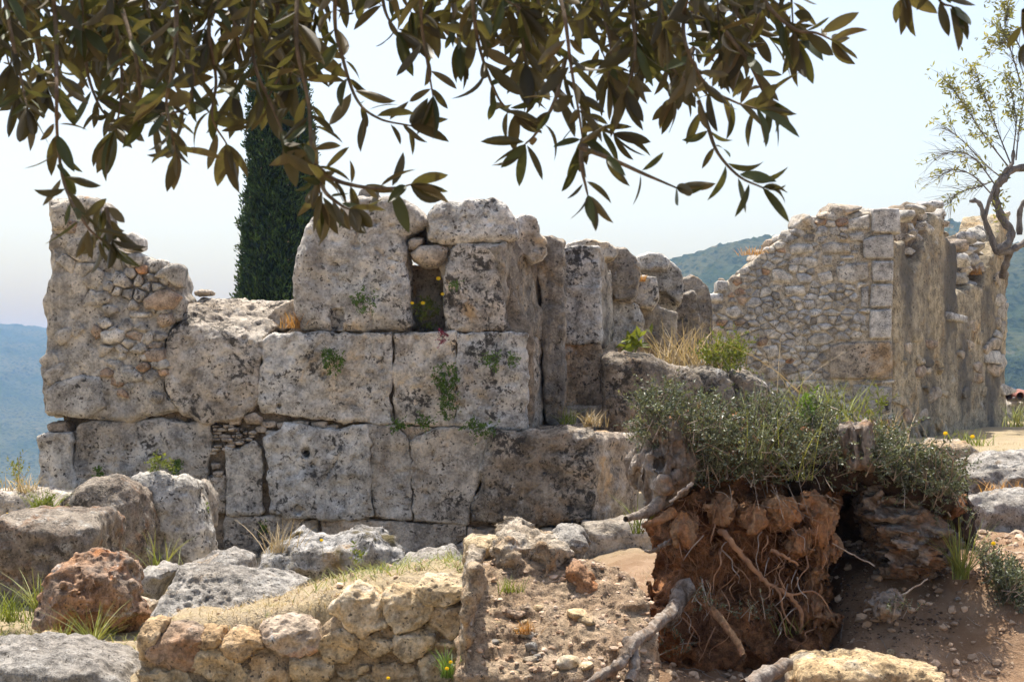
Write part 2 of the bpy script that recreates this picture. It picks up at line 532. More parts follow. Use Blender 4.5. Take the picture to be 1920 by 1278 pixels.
def ground_h(X, Y, detail=True):
    X = np.asarray(X, float); Y = np.asarray(Y, float)
    z = np.full(np.broadcast(X, Y).shape, 0.13) + 0 * X
    z = z + 0.52 * sstep(1.6, 4.6, X) * sstep(9.5, 16, Y)                      # rise towards the house
    z = z - 0.20 * sstep(10.0, 12.0, Y) * (1 - sstep(0.3, 1.0, X))
    terr = sstep(-1.80, -1.62, X) * (1 - sstep(-0.30, -0.05, X)) * sstep(7.50, 7.68, Y) * (1 - sstep(9.8, 11.2, Y))
    tz = 0.40 + 0.22 * sstep(-1.6, -0.35, X) - 0.34 * sstep(8.0, 10.6, Y)
    z = z * (1 - terr) + np.maximum(z, tz) * terr
    z = z + 0.18 * np.exp(-(((X - 0.22) / 0.42) ** 2 + ((Y - 8.1) / 0.75) ** 2)) # earth bank beside the crumbling block
    z = z + 0.16 * np.exp(-(((X - 1.2) / 0.8) ** 2 + ((Y - 9.2) / 0.7) ** 2))
    z = z - 0.10 * sstep(1.0, 0.4, np.hypot((X - 1.9) / 0.9, (Y - 7.9) / 0.8))
    z = z + 0.42 * sstep(7.45, 8.5, Y) * sstep(1.45, 1.85, X) * (1 - 0.9 * sstep(9.5, 15.0, Y))
    z = z - 9.0 * sstep(15.5, 40, Y) * sstep(-3.2, -5.5, X)                     # the hilltop falls away
    z = z - 110.0 * sstep(34, 420, Y) - 60 * sstep(9, 300, np.abs(X)) * sstep(10, 60, Y)
    if detail:
        p = np.stack([X.ravel(), Y.ravel(), np.zeros(X.size)], 1)
        near = (np.abs(X.ravel()) < 14) & (Y.ravel() < 40)
        n = np.zeros(X.size)
        q = p[near]
        n[near] = 0.05 * fbm(q * 1.1, 3, 3) + 0.028 * fbm(q * 5.0, 4, 5, 0.6) + 0.012 * vnoise(q * 17, 8) + (0.030 * np.abs(fbm(q * 8.0, 4, 9, 0.6)) + 0.010 * vnoise(q * 26, 12)) * sstep(0.1, 0.5, q[:, 0]) * (1 - sstep(10, 12, q[:, 1]))
        n[~near] = 2.0 * fbm(p[~near] * 0.05, 3, 4) * sstep(30, 200, Y.ravel()[~near])
        z = z + n.reshape(X.shape)
    return z

def gz(x, y): return float(ground_h(np.array([[x]]), np.array([[y]]))[0, 0])

def axis(dense_a, dense_b, step, lim_a, lim_b, g=1.17):
    c = list(np.arange(dense_a, dense_b + 1e-6, step))
    s = step
    while c[-1] < lim_b: s *= g; c.append(c[-1] + s)
    s = step; lo = []
    x = dense_a
    while x > lim_a: s *= g; x -= s; lo.append(x)
    return np.array(lo[::-1] + c)

gx = axis(-4.6, 5.2, 0.042, -2600, 2600)
gy = axis(6.3, 15.5, 0.042, -60, 2900)
XX, YY = np.meshgrid(gx, gy, indexing='ij')
ZZ = ground_h(XX, YY)
nx, ny = XX.shape
gi = np.arange(nx * ny).reshape(nx, ny)
gq = np.stack([gi[:-1, :-1], gi[1:, :-1], gi[1:, 1:], gi[:-1, 1:]], -1).reshape(-1, 4)

t = NT('soil_and_dry_turf')
sep = t.n('ShaderNodeSeparateXYZ'); t.set(sep.inputs[0], t.pos)
wob = t.noise(1.6, 5, 0.6)
xm = t.math('ADD', sep.outputs[0], t.math('MULTIPLY', t.math('SUBTRACT', wob, 0.5), 1.1))
redzone = t.math('MULTIPLY', t.ramp(xm, -0.25, 0.15), t.ramp(sep.outputs[1], 15.0, 12.0))
soil = t.mix(t.ramp(t.noise(2.6, 6, 0.65), 0.38, 0.64), (0.23, 0.14, 0.08), (0.33, 0.225, 0.145))
soil = t.mix(t.ramp(t.noise(38, 4, 0.7), 0.60, 0.70), soil, (0.42, 0.33, 0.24))
turf = t.mix(t.ramp(t.noise(3.4, 6, 0.7), 0.40, 0.60), (0.35, 0.285, 0.20), (0.29, 0.235, 0.14))
turf = t.mix(t.ramp(t.noise(7, 6, 0.7), 0.58, 0.70), turf, (0.17, 0.18, 0.06))
turf = t.mix(t.ramp(t.noise(60, 4, 0.7), 0.35, 0.7), turf, (0.46, 0.36, 0.22))
far = t.mix(t.ramp(t.noise(0.05, 6, 0.6), 0.4, 0.6), (0.05, 0.08, 0.03), (0.12, 0.13, 0.06))
gcol = t.mix(redzone, turf, soil)
gcol = t.mix(t.ramp(sep.outputs[1], 40, 90), gcol, far)
gb = t.bump(t.math('ADD', t.noise(26, 6, 0.7), t.math('MULTIPLY', t.noise(110, 3, 0.6), 0.5)), 0.8, 0.03)
M_GROUND = t.done(t.principled(gcol, 0.95, gb, 0.1))
ground = link('ground', mesh_np('ground', np.stack([XX, YY, ZZ], -1).reshape(-1, 3), gq), None, M_GROUND)
tag(ground, 'dry turf and reddish brown soil in front of the ruins', 'ground', kind='structure')

t = NT('hill_scrub')
hc = t.mix(t.ramp(t.noise(0.010, 6, 0.6), 0.40, 0.60), (0.035, 0.055, 0.02), (0.07, 0.08, 0.035))
hc = t.mix(t.ramp(t.voro(0.30), 0.2, 0.6), (0.02, 0.035, 0.012), hc)
hc = t.mix(t.ramp(t.noise(0.035, 5, 0.6), 0.66, 0.74), hc, (0.14, 0.125, 0.07))
M_HILL = t.done(t.principled(hc, 0.95, t.bump(t.noise(0.17, 5, 0.7), 1.0, 3.5), 0.1))

def hill(name, label, ridge, Y, depth, base, seed, n=260, bumps=4.0):
    """a ridge through the given pixels at distance Y; the slope runs down towards the viewer"""
    rx = np.array([(p[0] - HX) / F * Y for p in ridge]); rz = np.array([EYE + (HY - p[1]) / F * Y for p in ridge])
    xs = np.linspace(rx[0], rx[-1], n); ts = np.linspace(0, 1.35, 150)
    X, T = np.meshgrid(xs, ts, indexing='ij')
    top = np.interp(X, rx, rz)
    prof = np.where(T <= 1, np.sin(np.clip(T, 0, 1) * math.pi / 2) ** 1.25, 1 - (T - 1) ** 2 * 2.0)
    Yc = Y - depth * (1 - T)
    p = np.stack([X.ravel(), Yc.ravel(), np.zeros(X.size)], 1)
    sc_ = 1.0 / (depth * 0.35)
    ero = np.abs(fbm(p * sc_, 4, seed)).reshape(X.shape)
    Z = base + (top - base) * prof - ero * (top - base) * 0.35 * np.sin(np.clip(T, 0, 1) * math.pi) 
    Z = Z + bumps * vnoise(p / (bumps * 2.2), seed + 2).reshape(X.shape) * np.clip(T * 3, 0, 1) + bumps * 0.6 * vnoise(p / bumps, seed + 3).reshape(X.shape) * np.clip(T * 3, 0, 1)
    ii = np.arange(X.size).reshape(X.shape)
    q = np.stack([ii[:-1, :-1], ii[1:, :-1], ii[1:, 1:], ii[:-1, 1:]], -1).reshape(-1, 4)
    o = link(name, mesh_np(name, np.stack([X, Yc, Z], -1).reshape(-1, 3), q), None, M_HILL)
    return tag(o, label, 'hill', kind='structure')

hill('hill', 'wooded blue hillside far across the valley at left', [(-2600, 720), (-1500, 640), (-700, 650), (-250, 618), (0, 609), (45, 611), (90, 617), (300, 640), (700, 700), (1300, 760)],
     2000, 1000, -80, 21, 420, 3.0)
hill('hill', 'blue scrubby ridge rising behind the square house', [(600, 690), (900, 620), (1150, 530), (1265, 489), (1335, 467), (1400, 452), (1470, 441), (1560, 424), (1660, 418), (1740, 424), (1800, 446), (1890, 489), (1930, 503), (2200, 590), (2800, 690), (3800, 700)],
     800, 480, -60, 33, 420, 1.7)

# far tree on the ridge line
hz = px(1782, 437, 795)
far_v, far_f = leaf_quads(np.array(hz) + NPR.normal(size=(260, 3)) * np.array([1.1, 1.0, 0.65]), NPR.uniform(0.3, 0.7, 260), NPR)
M_FAR = plain_mat('far_tree_foliage', (0.04, 0.07, 0.03), 0.9, 0.3, 0.5)
tr = empty('hill_tree', px(1782, 444, 795), 'tiny round tree on the ridge line between the ruined house walls', 'tree')
mb = MB(); mb.add(far_v, far_f); mb.build('crown', M_FAR, tr)
mb = MB(); mb.tube([px(1782, 446, 795), px(1782, 437, 795)], [0.2, 0.12], 6); mb.build('trunk', M_FAR, tr)

# the air between: an even pale volume round everything
t = NT('haze_air')
pv = t.n('ShaderNodeVolumePrincipled')
pv.inputs['Color'].default_value = (0.24, 0.48, 1.0, 1)
pv.inputs['Absorption Color'].default_value = (1, 1, 1, 1)
pv.inputs['Density'].default_value = 0.00029
pv.inputs['Anisotropy'].default_value = 0.3
t.t.links.new(pv.outputs[0], t.out.inputs['Volume'])
hb = [(-3200, -150, -260), (3200, -150, -260), (3200, 3500, -260), (-3200, 3500, -260)]
hv = np.array(hb + [(x, y, 80) for x, y, z in hb], float)
HAZE = link('haze', mesh_np('haze', hv, np.array([(3, 2, 1, 0), (4, 5, 6, 7), (0, 1, 5, 4), (1, 2, 6, 5), (2, 3, 7, 6), (3, 0, 4, 7)]), False), None, t.m)
tag(HAZE, 'pale blue summer haze over the valley and hills', 'haze', kind='stuff')

# ------------------------------------------------------------------ stone kinds
LIME = stone_mat('grey_limestone', (0.60, 0.58, 0.535), (0.53, 0.495, 0.435), (0.54, 0.42, 0.27), 0.24, lichen=0.75, white=0.55, var=0.14, speck=1.5, hue=0.35, streak=0.5, streak_sc=5.0, streak_col=(0.24, 0.205, 0.165))
LIME_DK = stone_mat('lichen_limestone', (0.53, 0.50, 0.45), (0.40, 0.36, 0.305), (0.40, 0.29, 0.17), 0.25, lichen=0.95, white=0.6, var=0.10, speck=1.4, hue=0.5)
LIME_ST = stone_mat('streaked_limestone', (0.40, 0.35, 0.28), (0.33, 0.28, 0.22), (0.50, 0.33, 0.15), 0.35, lichen=0.2, white=0.1, streak=0.75, var=0.12, speck=0.6, streak_col=(0.14, 0.125, 0.11))
LIME_WARM = stone_mat('warm_limestone', (0.48, 0.41, 0.32), (0.43, 0.35, 0.27), (0.50, 0.34, 0.19), 0.45, lichen=0.25, white=0.2, var=0.12, speck=0.9)
MORTAR = stone_mat('earthy_mortar', (0.30, 0.24, 0.175), (0.22, 0.175, 0.125), (0.34, 0.24, 0.14), 0.4, lichen=0.3, white=0.1, var=0.0, sc=1.6)
PLASTER = stone_mat('old_lime_plaster', (0.60, 0.53, 0.43), (0.46, 0.42, 0.365), (0.50, 0.40, 0.27), 0.3, lichen=0.15, lichen_col=(0.2, 0.185, 0.165), white=0.3, streak=0.6, var=0.0, bump=0.8, speck=0.7, streak_col=(0.19, 0.175, 0.155))
RUBBLE = stone_mat('pale_rubble', (0.59, 0.55, 0.48), (0.52, 0.47, 0.40), (0.50, 0.40, 0.28), 0.3, lichen=0.15, white=0.4, var=0.22, sc=1.5)
RED_R = stone_mat('reddish_rubble', (0.42, 0.28, 0.18), (0.40, 0.32, 0.24), (0.46, 0.24, 0.12), 0.5, lichen=0.1, white=0.25, var=0.2, sc=1.5)
BLACKL = stone_mat('black_lichened_rock', (0.42, 0.38, 0.32), (0.25, 0.215, 0.17), (0.32, 0.22, 0.13), 0.35, lichen=1.25, white=0.55, var=0.0, bump=0.9, speck=1.4, hue=0.4)
BROWN = stone_mat('brown_crusted_rock', (0.24, 0.19, 0.145), (0.33, 0.28, 0.22), (0.26, 0.14, 0.07), 0.45, lichen=0.7, lichen_col=(0.06, 0.05, 0.04), white=0.55, white_col=(0.44, 0.41, 0.36), var=0.0, sc=1.6, bump=0.9, speck=1.2)
YEL = stone_mat('yellow_rubble', (0.57, 0.44, 0.27), (0.52, 0.37, 0.20), (0.56, 0.48, 0.36), 0.5, lichen=0.05, white=0.3, white_col=(0.62, 0.53, 0.39), var=0.12, sc=1.7, speck=0.2)
ORANGE = stone_mat('iron_red_rock', (0.34, 0.27, 0.21), (0.40, 0.22, 0.115), (0.44, 0.19, 0.075), 0.35, lichen=0.15, white=0.25, var=0.0, sc=2.0, bump=0.9)
GREYB = stone_mat('pitted_grey_rock', (0.41, 0.38, 0.335), (0.34, 0.305, 0.26), (0.38, 0.28, 0.18), 0.15, lichen=0.2, white=0.35, var=0.1, sc=2.2, bump=1.0)
MOSSY = stone_mat('mossy_rock', (0.42, 0.40, 0.37), (0.32, 0.29, 0.25), (0.36, 0.24, 0.12), 0.3, lichen=0.6, white=0.7, var=0.0, sc=1.9, bump=0.9, moss=0.6)
CONGL = stone_mat('crumbling_conglomerate', (0.48, 0.41, 0.32), (0.42, 0.32, 0.21), (0.44, 0.28, 0.15), 0.5, lichen=0.15, white=0.35, var=0.1, sc=2.3, bump=1.0)

ORWALL = stone_mat('orange_stained_limestone', (0.54, 0.40, 0.26), (0.48, 0.38, 0.28), (0.54, 0.32, 0.16), 0.6, lichen=0.2, white=0.2, var=0.0, speck=0.8)

# ------------------------------------------------------------------ the great wall of squared blocks
YW = 14.5
wall = empty('megalithic_wall', px(760, 1040, YW), 'long ruined wall of huge weathered grey limestone blocks in courses', 'wall')
def wb(poly, Y=YW, mat=LIME, name='stone_block', **kw):
    a = dict(depth=0.75, r=0.016, vox=0.020, low=0.024, lf=3.8, hi=0.017, hf=10, pit=0.034, pf=11, shrink=-0.008, ridge=0.014)
    a.update(kw)
    return stone(name, poly, Y, mat, wall, **a)

# upper tier
wb([(568, 618), (556, 585), (549, 540), (554, 484), (571, 428), (591, 403), (629, 396), (648, 378), (673, 368), (710, 367), (742, 368), (773, 381), (792, 403), (800, 417),
    (774, 432), (761, 444), (764, 490), (766, 528), (764, 560), (773, 610), (754, 619), (648, 619)], low=0.035, r=0.07,
   cracks=[([(693, 580), (694, 600), (694, 622)], 0.010, 0.05), ([(705, 466), (722, 482), (742, 488), (764, 494)], 0.012, 0.05), ([(668, 430), (671, 446), (662, 462)], 0.012, 0.04)],
   holes=[(628, 500, 0.05, 0.05), (629, 518, 0.045, 0.05), (614, 529, 0.03, 0.04), (637, 537, 0.03, 0.04), (705, 416, 0.03, 0.04), (735, 424, 0.028, 0.05), (712, 438, 0.025, 0.04), (650, 528, 0.02, 0.03), (670, 462, 0.03, 0.04)],
   notch=[(621, 579, 644, 618, 0.06)])
wb([(672, 369), (678, 355), (692, 350), (704, 355), (708, 368)], YW + 0.15, depth=0.3, r=0.05, vox=0.018)
wb([(764, 452), (772, 445), (792, 446), (792, 455), (776, 467), (766, 466)], YW + 0.02, LIME_WARM, 'wedge_stone', depth=0.3, vox=0.014, r=0.04, hi=0.008, pit=0.006)
wb([(770, 474), (785, 463), (820, 459), (838, 466), (836, 484), (818, 497), (797, 496), (775, 484)], YW + 0.0, LIME_WARM, 'wedge_stone', depth=0.4, vox=0.014, r=0.07, hi=0.008, pit=0.006)
wb([(770, 498), (836, 496), (836, 624), (771, 624)], YW + 0.62, LIME_WARM, depth=0.5)
wb([(772, 446), (800, 430), (806, 448), (826, 455), (825, 466), (790, 468)], YW + 0.5, LIME_WARM, 'wedge_stone', depth=0.4, vox=0.02)
wb([(800, 408), (814, 384), (836, 374), (876, 371), (923, 370), (946, 384), (962, 406), (968, 443), (939, 453), (861, 455), (820, 452), (801, 446)], YW - 0.02, low=0.035, r=0.09, depth=0.85)
wb([(848, 461), (870, 457), (936, 457), (945, 481), (943, 528), (947, 580), (949, 620), (880, 622), (845, 621), (834, 609), (832, 528), (839, 478)], YW - 0.01, LIME_DK, r=0.05,
   cracks=[([(836, 572), (848, 545), (858, 530)], 0.010, 0.04)])
# middle course
wb([(494, 640), (507, 626), (600, 626), (733, 624), (736, 684), (733, 792), (726, 795), (700, 792), (648, 785), (554, 781), (491, 769), (484, 747), (484, 716)], YW - 0.03, low=0.04,
   cracks=[([(600, 645), (577, 672), (563, 695)], 0.010, 0.03), ([(700, 668), (715, 690), (732, 700)], 0.009, 0.04)], holes=[(608, 705, 0.03, 0.05), (560, 716, 0.025, 0.04), (680, 655, 0.03, 0.03), (523, 760, 0.025, 0.05)])
wb([(738, 625), (800, 624), (855, 623), (855, 700), (852, 797), (800, 796), (738, 793), (739, 684)], YW + 0.0, LIME)
wb([(858, 623), (920, 622), (988, 626), (990, 700), (988, 803), (900, 801), (854, 800), (858, 700)], YW - 0.02, LIME, low=0.035, cracks=[([(962, 770), (957, 783), (955, 800)], 0.008, 0.03)])
# lower course
wb([(422, 835), (440, 845), (460, 838), (475, 828), (490, 842), (493, 880), (492, 935), (495, 962), (470, 966), (424, 964)], YW - 0.02, LIME)
wb([(391, 896), (421, 893), (421, 964), (391, 963)], YW + 0.02, LIME_DK, depth=0.5)
wb([(501, 825), (538, 798), (585, 801), (635, 810), (663, 799), (686, 798), (691, 856), (693, 919), (699, 966), (673, 973), (557, 970), (507, 960), (501, 900)], YW - 0.06, low=0.045, hi=0.022,
   cracks=[([(632, 858), (622, 880), (608, 900)], 0.014, 0.05)], holes=[(573, 849, 0.035, 0.09), (586, 872, 0.025, 0.04), (560, 955, 0.05, 0.05), (664, 900, 0.045, 0.03)])
wb([(689, 799), (738, 798), (765, 825), (771, 875), (772, 975), (701, 969), (694, 888)], YW - 0.02, LIME)
wb([(742, 798), (800, 800), (812, 804), (770, 828), (766, 822)], YW + 0.02, LIME_WARM, 'wedge_stone', depth=0.3, vox=0.02)
wb([(773, 834), (813, 807), (851, 801), (929, 807), (905, 850), (898, 900), (880, 944), (877, 981), (774, 978)], YW - 0.04, low=0.04, holes=[(797, 925, 0.04, 0.05), (812, 852, 0.025, 0.04)])
wb([(931, 808), (972, 806), (1060, 806), (1116, 808), (1124, 860), (1122, 930), (1116, 985), (1000, 986), (882, 981), (884, 944), (901, 902), (908, 852)], YW - 0.16, BLACKL, depth=1.6, low=0.05, r=0.09, hi=0.022,
   cracks=[([(1010, 910), (985, 925), (958, 955)], 0.012, 0.04)])
SIDE = Plane(-0.07, YW, 0.364, 1.0)
LEDGE_SIDE = Plane((1116 - HX) / F * 14.35, 14.35, 0.55, 1.0)
wb([(1116, 812), (1197, 815), (1206, 880), (1200, 968), (1116, 985)], LEDGE_SIDE, LIME_WARM, depth=0.9, low=0.05, r=0.08)
# bottom course
wb([(421, 968), (500, 969), (596, 973), (600, 1000), (594, 1060), (421, 1060)], YW + 0.0, LIME_DK)
wb([(602, 975), (680, 975), (770, 980), (872, 986), (872, 1010), (780, 1060), (602, 1060)], YW - 0.02, LIME_DK)
wb([(876, 987), (960, 989), (1012, 991), (1012, 1060), (790, 1060), (876, 1014)], YW - 0.03, LIME_WARM)
wb([(1098, 988), (1150, 982), (1200, 976), (1240, 990), (1240, 1060), (1100, 1060)], YW - 0.75, LIME_ST, r=0.14, depth=0.7)
wb([(1016, 990), (1094, 990), (1094, 1060), (1016, 1060)], YW - 0.05, LIME)
# left part of the front: the sloping block and its neighbours
wb([(342, 566), (360, 554), (446, 557), (523, 560), (547, 557), (540, 585), (505, 622), (492, 637), (486, 700), (484, 745), (466, 766), (452, 780), (387, 791), (342, 774), (313, 730), (312, 637), (324, 608), (339, 596)],
   YW - 0.05, LIME_DK, depth=1.1, low=0.05, hi=0.024, pit=0.03, cuts=[(400, 622, 0.0, 0.12, 0.82, 0.55, 0.06), (500, 605, 0.0, 0.1, 0.75, 0.65, 0.06)])
wb([(500, 598), (520, 575), (548, 566), (566, 600), (566, 618), (520, 616)], YW + 0.25, LIME_WARM, depth=0.6)
wb([(455, 718), (470, 713), (481, 722), (480, 738), (464, 741), (456, 732)], YW - 0.03, LIME_WARM, 'wedge_stone', depth=0.3, vox=0.014, r=0.05, hi=0.006, pit=0.0)
wb([(458, 754), (474, 748), (477, 762), (468, 775), (459, 772)], YW - 0.03, LIME_WARM, 'wedge_stone', depth=0.3, vox=0.014, r=0.05, hi=0.006, pit=0.0)
wb([(455, 780), (475, 775), (488, 783), (486, 793), (462, 794)], YW - 0.04, LIME_WARM, 'wedge_stone', depth=0.3, vox=0.014, r=0.04, hi=0.006, pit=0.0)
wb([(140, 803), (166, 792), (240, 790), (300, 790), (387, 793), (391, 819), (390, 846), (386, 880), (388, 920), (300, 960), (149, 955), (137, 866)], YW + 0.0, LIME_DK, low=0.045, hi=0.022, pit=0.03)
wb([(71, 820), (83, 813), (131, 813), (137, 866), (141, 914), (110, 925), (77, 926), (71, 908)], YW - 0.02, LIME, low=0.03)
wb([(84, 796), (96, 791), (121, 792), (126, 811), (88, 812)], YW + 0.02, LIME_WARM, 'wedge_stone', depth=0.4, vox=0.016, r=0.05, hi=0.008)
# thin packing slivers between the courses
RS = random.Random(5)
for row in range(9):
    x = 394 + RS.uniform(0, 6)
    y = 797 + row * 6.2
    while x < 470 - max(0, row - 5) * 10:
        w = RS.uniform(9, 24)
        if RS.random() < 0.85:
            wb([(x, y), (x + w * 0.5, y - 1), (x + w - 1.5, y), (x + w - 2, y + 4.4), (x + 1, y + 4.6)], YW - 0.02 + RS.uniform(-0.03, 0.05), LIME_DK if RS.random() < 0.5 else LIME_WARM, 'packing_stone',
               depth=0.12, r=0.015, vox=0.010, low=0.006, hi=0.003, pit=0.0, shrink=0.0)
        x += w
for (x, y, w, h) in [(490, 790, 26, 9), (520, 793, 20, 8), (548, 790, 30, 9), (430, 786, 20, 8), (585, 792, 26, 7), (612, 797, 22, 7), (480, 800, 18, 9), (497, 806, 16, 10), (395, 868, 18, 12), (400, 884, 16, 9)]:
    wb([(x, y + 2), (x + w * 0.4, y), (x + w, y + 1), (x + w - 2, y + h), (x + 2, y + h)], YW - 0.0, LIME_WARM, 'packing_stone', depth=0.12, r=0.02, vox=0.012, low=0.01, hi=0.004, pit=0.0)
# the return of the wall, running back towards the house
def YS(x): return -5.348 / ((x - HX) / F - 0.364)
wb([(939, 458), (968, 446), (986, 480), (998, 520), (1008, 570), (1020, 632), (985, 630), (950, 622), (945, 540)], SIDE, LIME_ST, depth=0.6, low=0.05)
wb([(988, 626), (1018, 634), (1018, 803), (988, 804)], SIDE, LIME_DK, depth=0.6, low=0.03)
wb([(963, 408), (993, 401), (1009, 417), (1011, 436), (1022, 450), (1022, 470), (998, 486), (966, 462)], YS(975), LIME, depth=0.8, low=0.05)
wb([(1000, 450), (1033, 442), (1057, 450), (1058, 540), (1058, 650), (1056, 800), (1022, 802), (1020, 640), (1014, 560), (1000, 488)], YS(1012), LIME_ST, depth=0.9, low=0.05)
wb([(1057, 468), (1086, 465), (1121, 467), (1121, 538), (1057, 534)], YS(1057), LIME, depth=0.8, shrink=-0.03)
wb([(1057, 539), (1120, 541), (1124, 640), (1057, 639)], YS(1057) - 0.03, LIME, depth=0.8, shrink=-0.03)
wb([(1057, 643), (1123, 645), (1128, 704), (1126, 765), (1057, 768)], YS(1057) + 0.02, ORWALL, depth=0.8, shrink=-0.03)
wb([(1050, 769), (1132, 767), (1132, 812), (1050, 812)], YS(1057) - 0.1, LIME_WARM, depth=0.8, shrink=-0.03)
wb([(1122, 473), (1134, 490), (1146, 512), (1149, 634), (1138, 647), (1124, 640)], Plane((1121 - HX) / F * YS(1060), YS(1060), 0.30, 1.0), LIME_ST, depth=0.5, shrink=-0.03)
wb([(1067, 460), (1098, 455), (1137, 459), (1158, 467), (1150, 480), (1126, 482), (1122, 466)], YS(1100) + 0.3, LIME, depth=0.6, shrink=-0.03)
wb([(1128, 646), (1150, 640), (1152, 668), (1130, 672)], YS(1130), LIME_WARM, depth=0.4, shrink=-0.03)
wb([(1137, 493), (1160, 470), (1174, 467), (1188, 481), (1196, 498), (1190, 549), (1183, 563), (1154, 560), (1140, 520)], YS(1140), LIME_ST, depth=0.8, shrink=-0.03, r=0.03, low=0.05)
wb([(1191, 524), (1210, 521), (1227, 524), (1233, 555), (1222, 577), (1189, 563)], YS(1190), LIME, depth=0.8, shrink=-0.03, r=0.03)
wb([(1198, 486), (1216, 479), (1236, 481), (1252, 491), (1246, 502), (1202, 501)], YS(1215), LIME, depth=0.6, shrink=-0.03, r=0.03)
wb([(1193, 512), (1222, 498), (1255, 493), (1273, 507), (1279, 538), (1276, 566), (1250, 545), (1234, 540), (1228, 522)], YS(1215) + 0.1, LIME, depth=0.9, shrink=-0.03, r=0.03)
wb([(1233, 543), (1250, 541), (1264, 555), (1266, 577), (1255, 588), (1229, 575)], YS(1232), LIME, depth=0.7, shrink=-0.03, r=0.03)
wb([(1281, 527), (1300, 519), (1315, 529), (1324, 543), (1333, 566), (1334, 600), (1334, 655), (1312, 650), (1300, 560), (1280, 560)], YS(1288), LIME_ST, depth=0.9, shrink=-0.03, r=0.03)
wb([(1152, 569), (1174, 566), (1199, 574), (1203, 600), (1200, 645), (1150, 645)], YS(1150), LIME, depth=0.8, shrink=-0.03, low=0.05)
wb([(1202, 577), (1230, 578), (1262, 592), (1270, 645), (1202, 648)], YS(1202), LIME_ST, depth=0.8, shrink=-0.03, low=0.05)
wb([(1264, 588), (1276, 560), (1300, 549), (1312, 640), (1312, 655), (1268, 655)], YS(1258), LIME_ST, depth=0.8, shrink=-0.03, low=0.05)
# fill of earth and small stones between the block faces
stone('rubble_core', [(150, 800), (320, 770), (330, 670), (400, 670), (490, 650), (545, 615), (565, 470), (600, 412), (760, 400), (762, 500), (770, 625), (832, 625), (842, 470), (945, 462), (1000, 640), (1000, 1060), (150, 1060)],
      YW + 0.09, MORTAR, wall, depth=0.55, r=0.05, vox=0.035, low=0.05, hi=0.02)
stone('rubble_core', [(112, 770), (330, 760), (330, 830), (128, 830)], YW + 0.25, MORTAR, wall, depth=0.4, r=0.05, vox=0.04, low=0.03, hi=0.02)
stone('rubble_core', [(985, 470), (1050, 470), (1140, 480), (1310, 560), (1310, 690), (985, 800)], Plane(0.1, YW + 0.55, 0.364, 1.0), MORTAR, wall, depth=0.6, r=0.05, vox=0.04, low=0.05, hi=0.02)

# long rock outcrop in front of the return
ob = stone('rock_outcrop', [(1128, 668), (1143, 659), (1180, 658), (1222, 662), (1255, 676), (1292, 687), (1312, 707), (1325, 760), (1325, 860), (1128, 860)], 15.6, BLACKL, depth=1.5, r=0.16, vox=0.028, low=0.08, lf=1.6, hi=0.03, pit=0.03)
tag(ob, 'dark lichened outcrop rock with dry grass on top, behind the bush', 'rock')
ob = stone('rock_outcrop', [(1305, 690), (1340, 686), (1362, 697), (1376, 720), (1385, 860), (1300, 860)], 15.9, BLACKL, depth=1.3, r=0.14, vox=0.028, low=0.07, hi=0.03, pit=0.03)
tag(ob, 'dark rounded outcrop rock in the middle of three behind the bush', 'rock')
ob = stone('rock_outcrop', [(1368, 694), (1396, 694), (1423, 699), (1448, 727), (1450, 760), (1455, 860), (1372, 860)], 16.1, BLACKL, depth=1.2, r=0.14, vox=0.028, low=0.07, hi=0.03, pit=0.03)
tag(ob, 'blackened outcrop rock nearest the square house, behind the bush', 'rock')

# ------------------------------------------------------------------ mortared rubble stones packed over a face
def clip_poly(P, n, c):
    out = []
    for a in range(len(P)):
        A, B = P[a], P[(a + 1) % len(P)]
        da, db = A @ n - c, B @ n - c
        if da <= 0: out.append(A)
        if (da < 0 < db) or (db < 0 < da): out.append(A + (B - A) * (da / (da - db)))
    return out

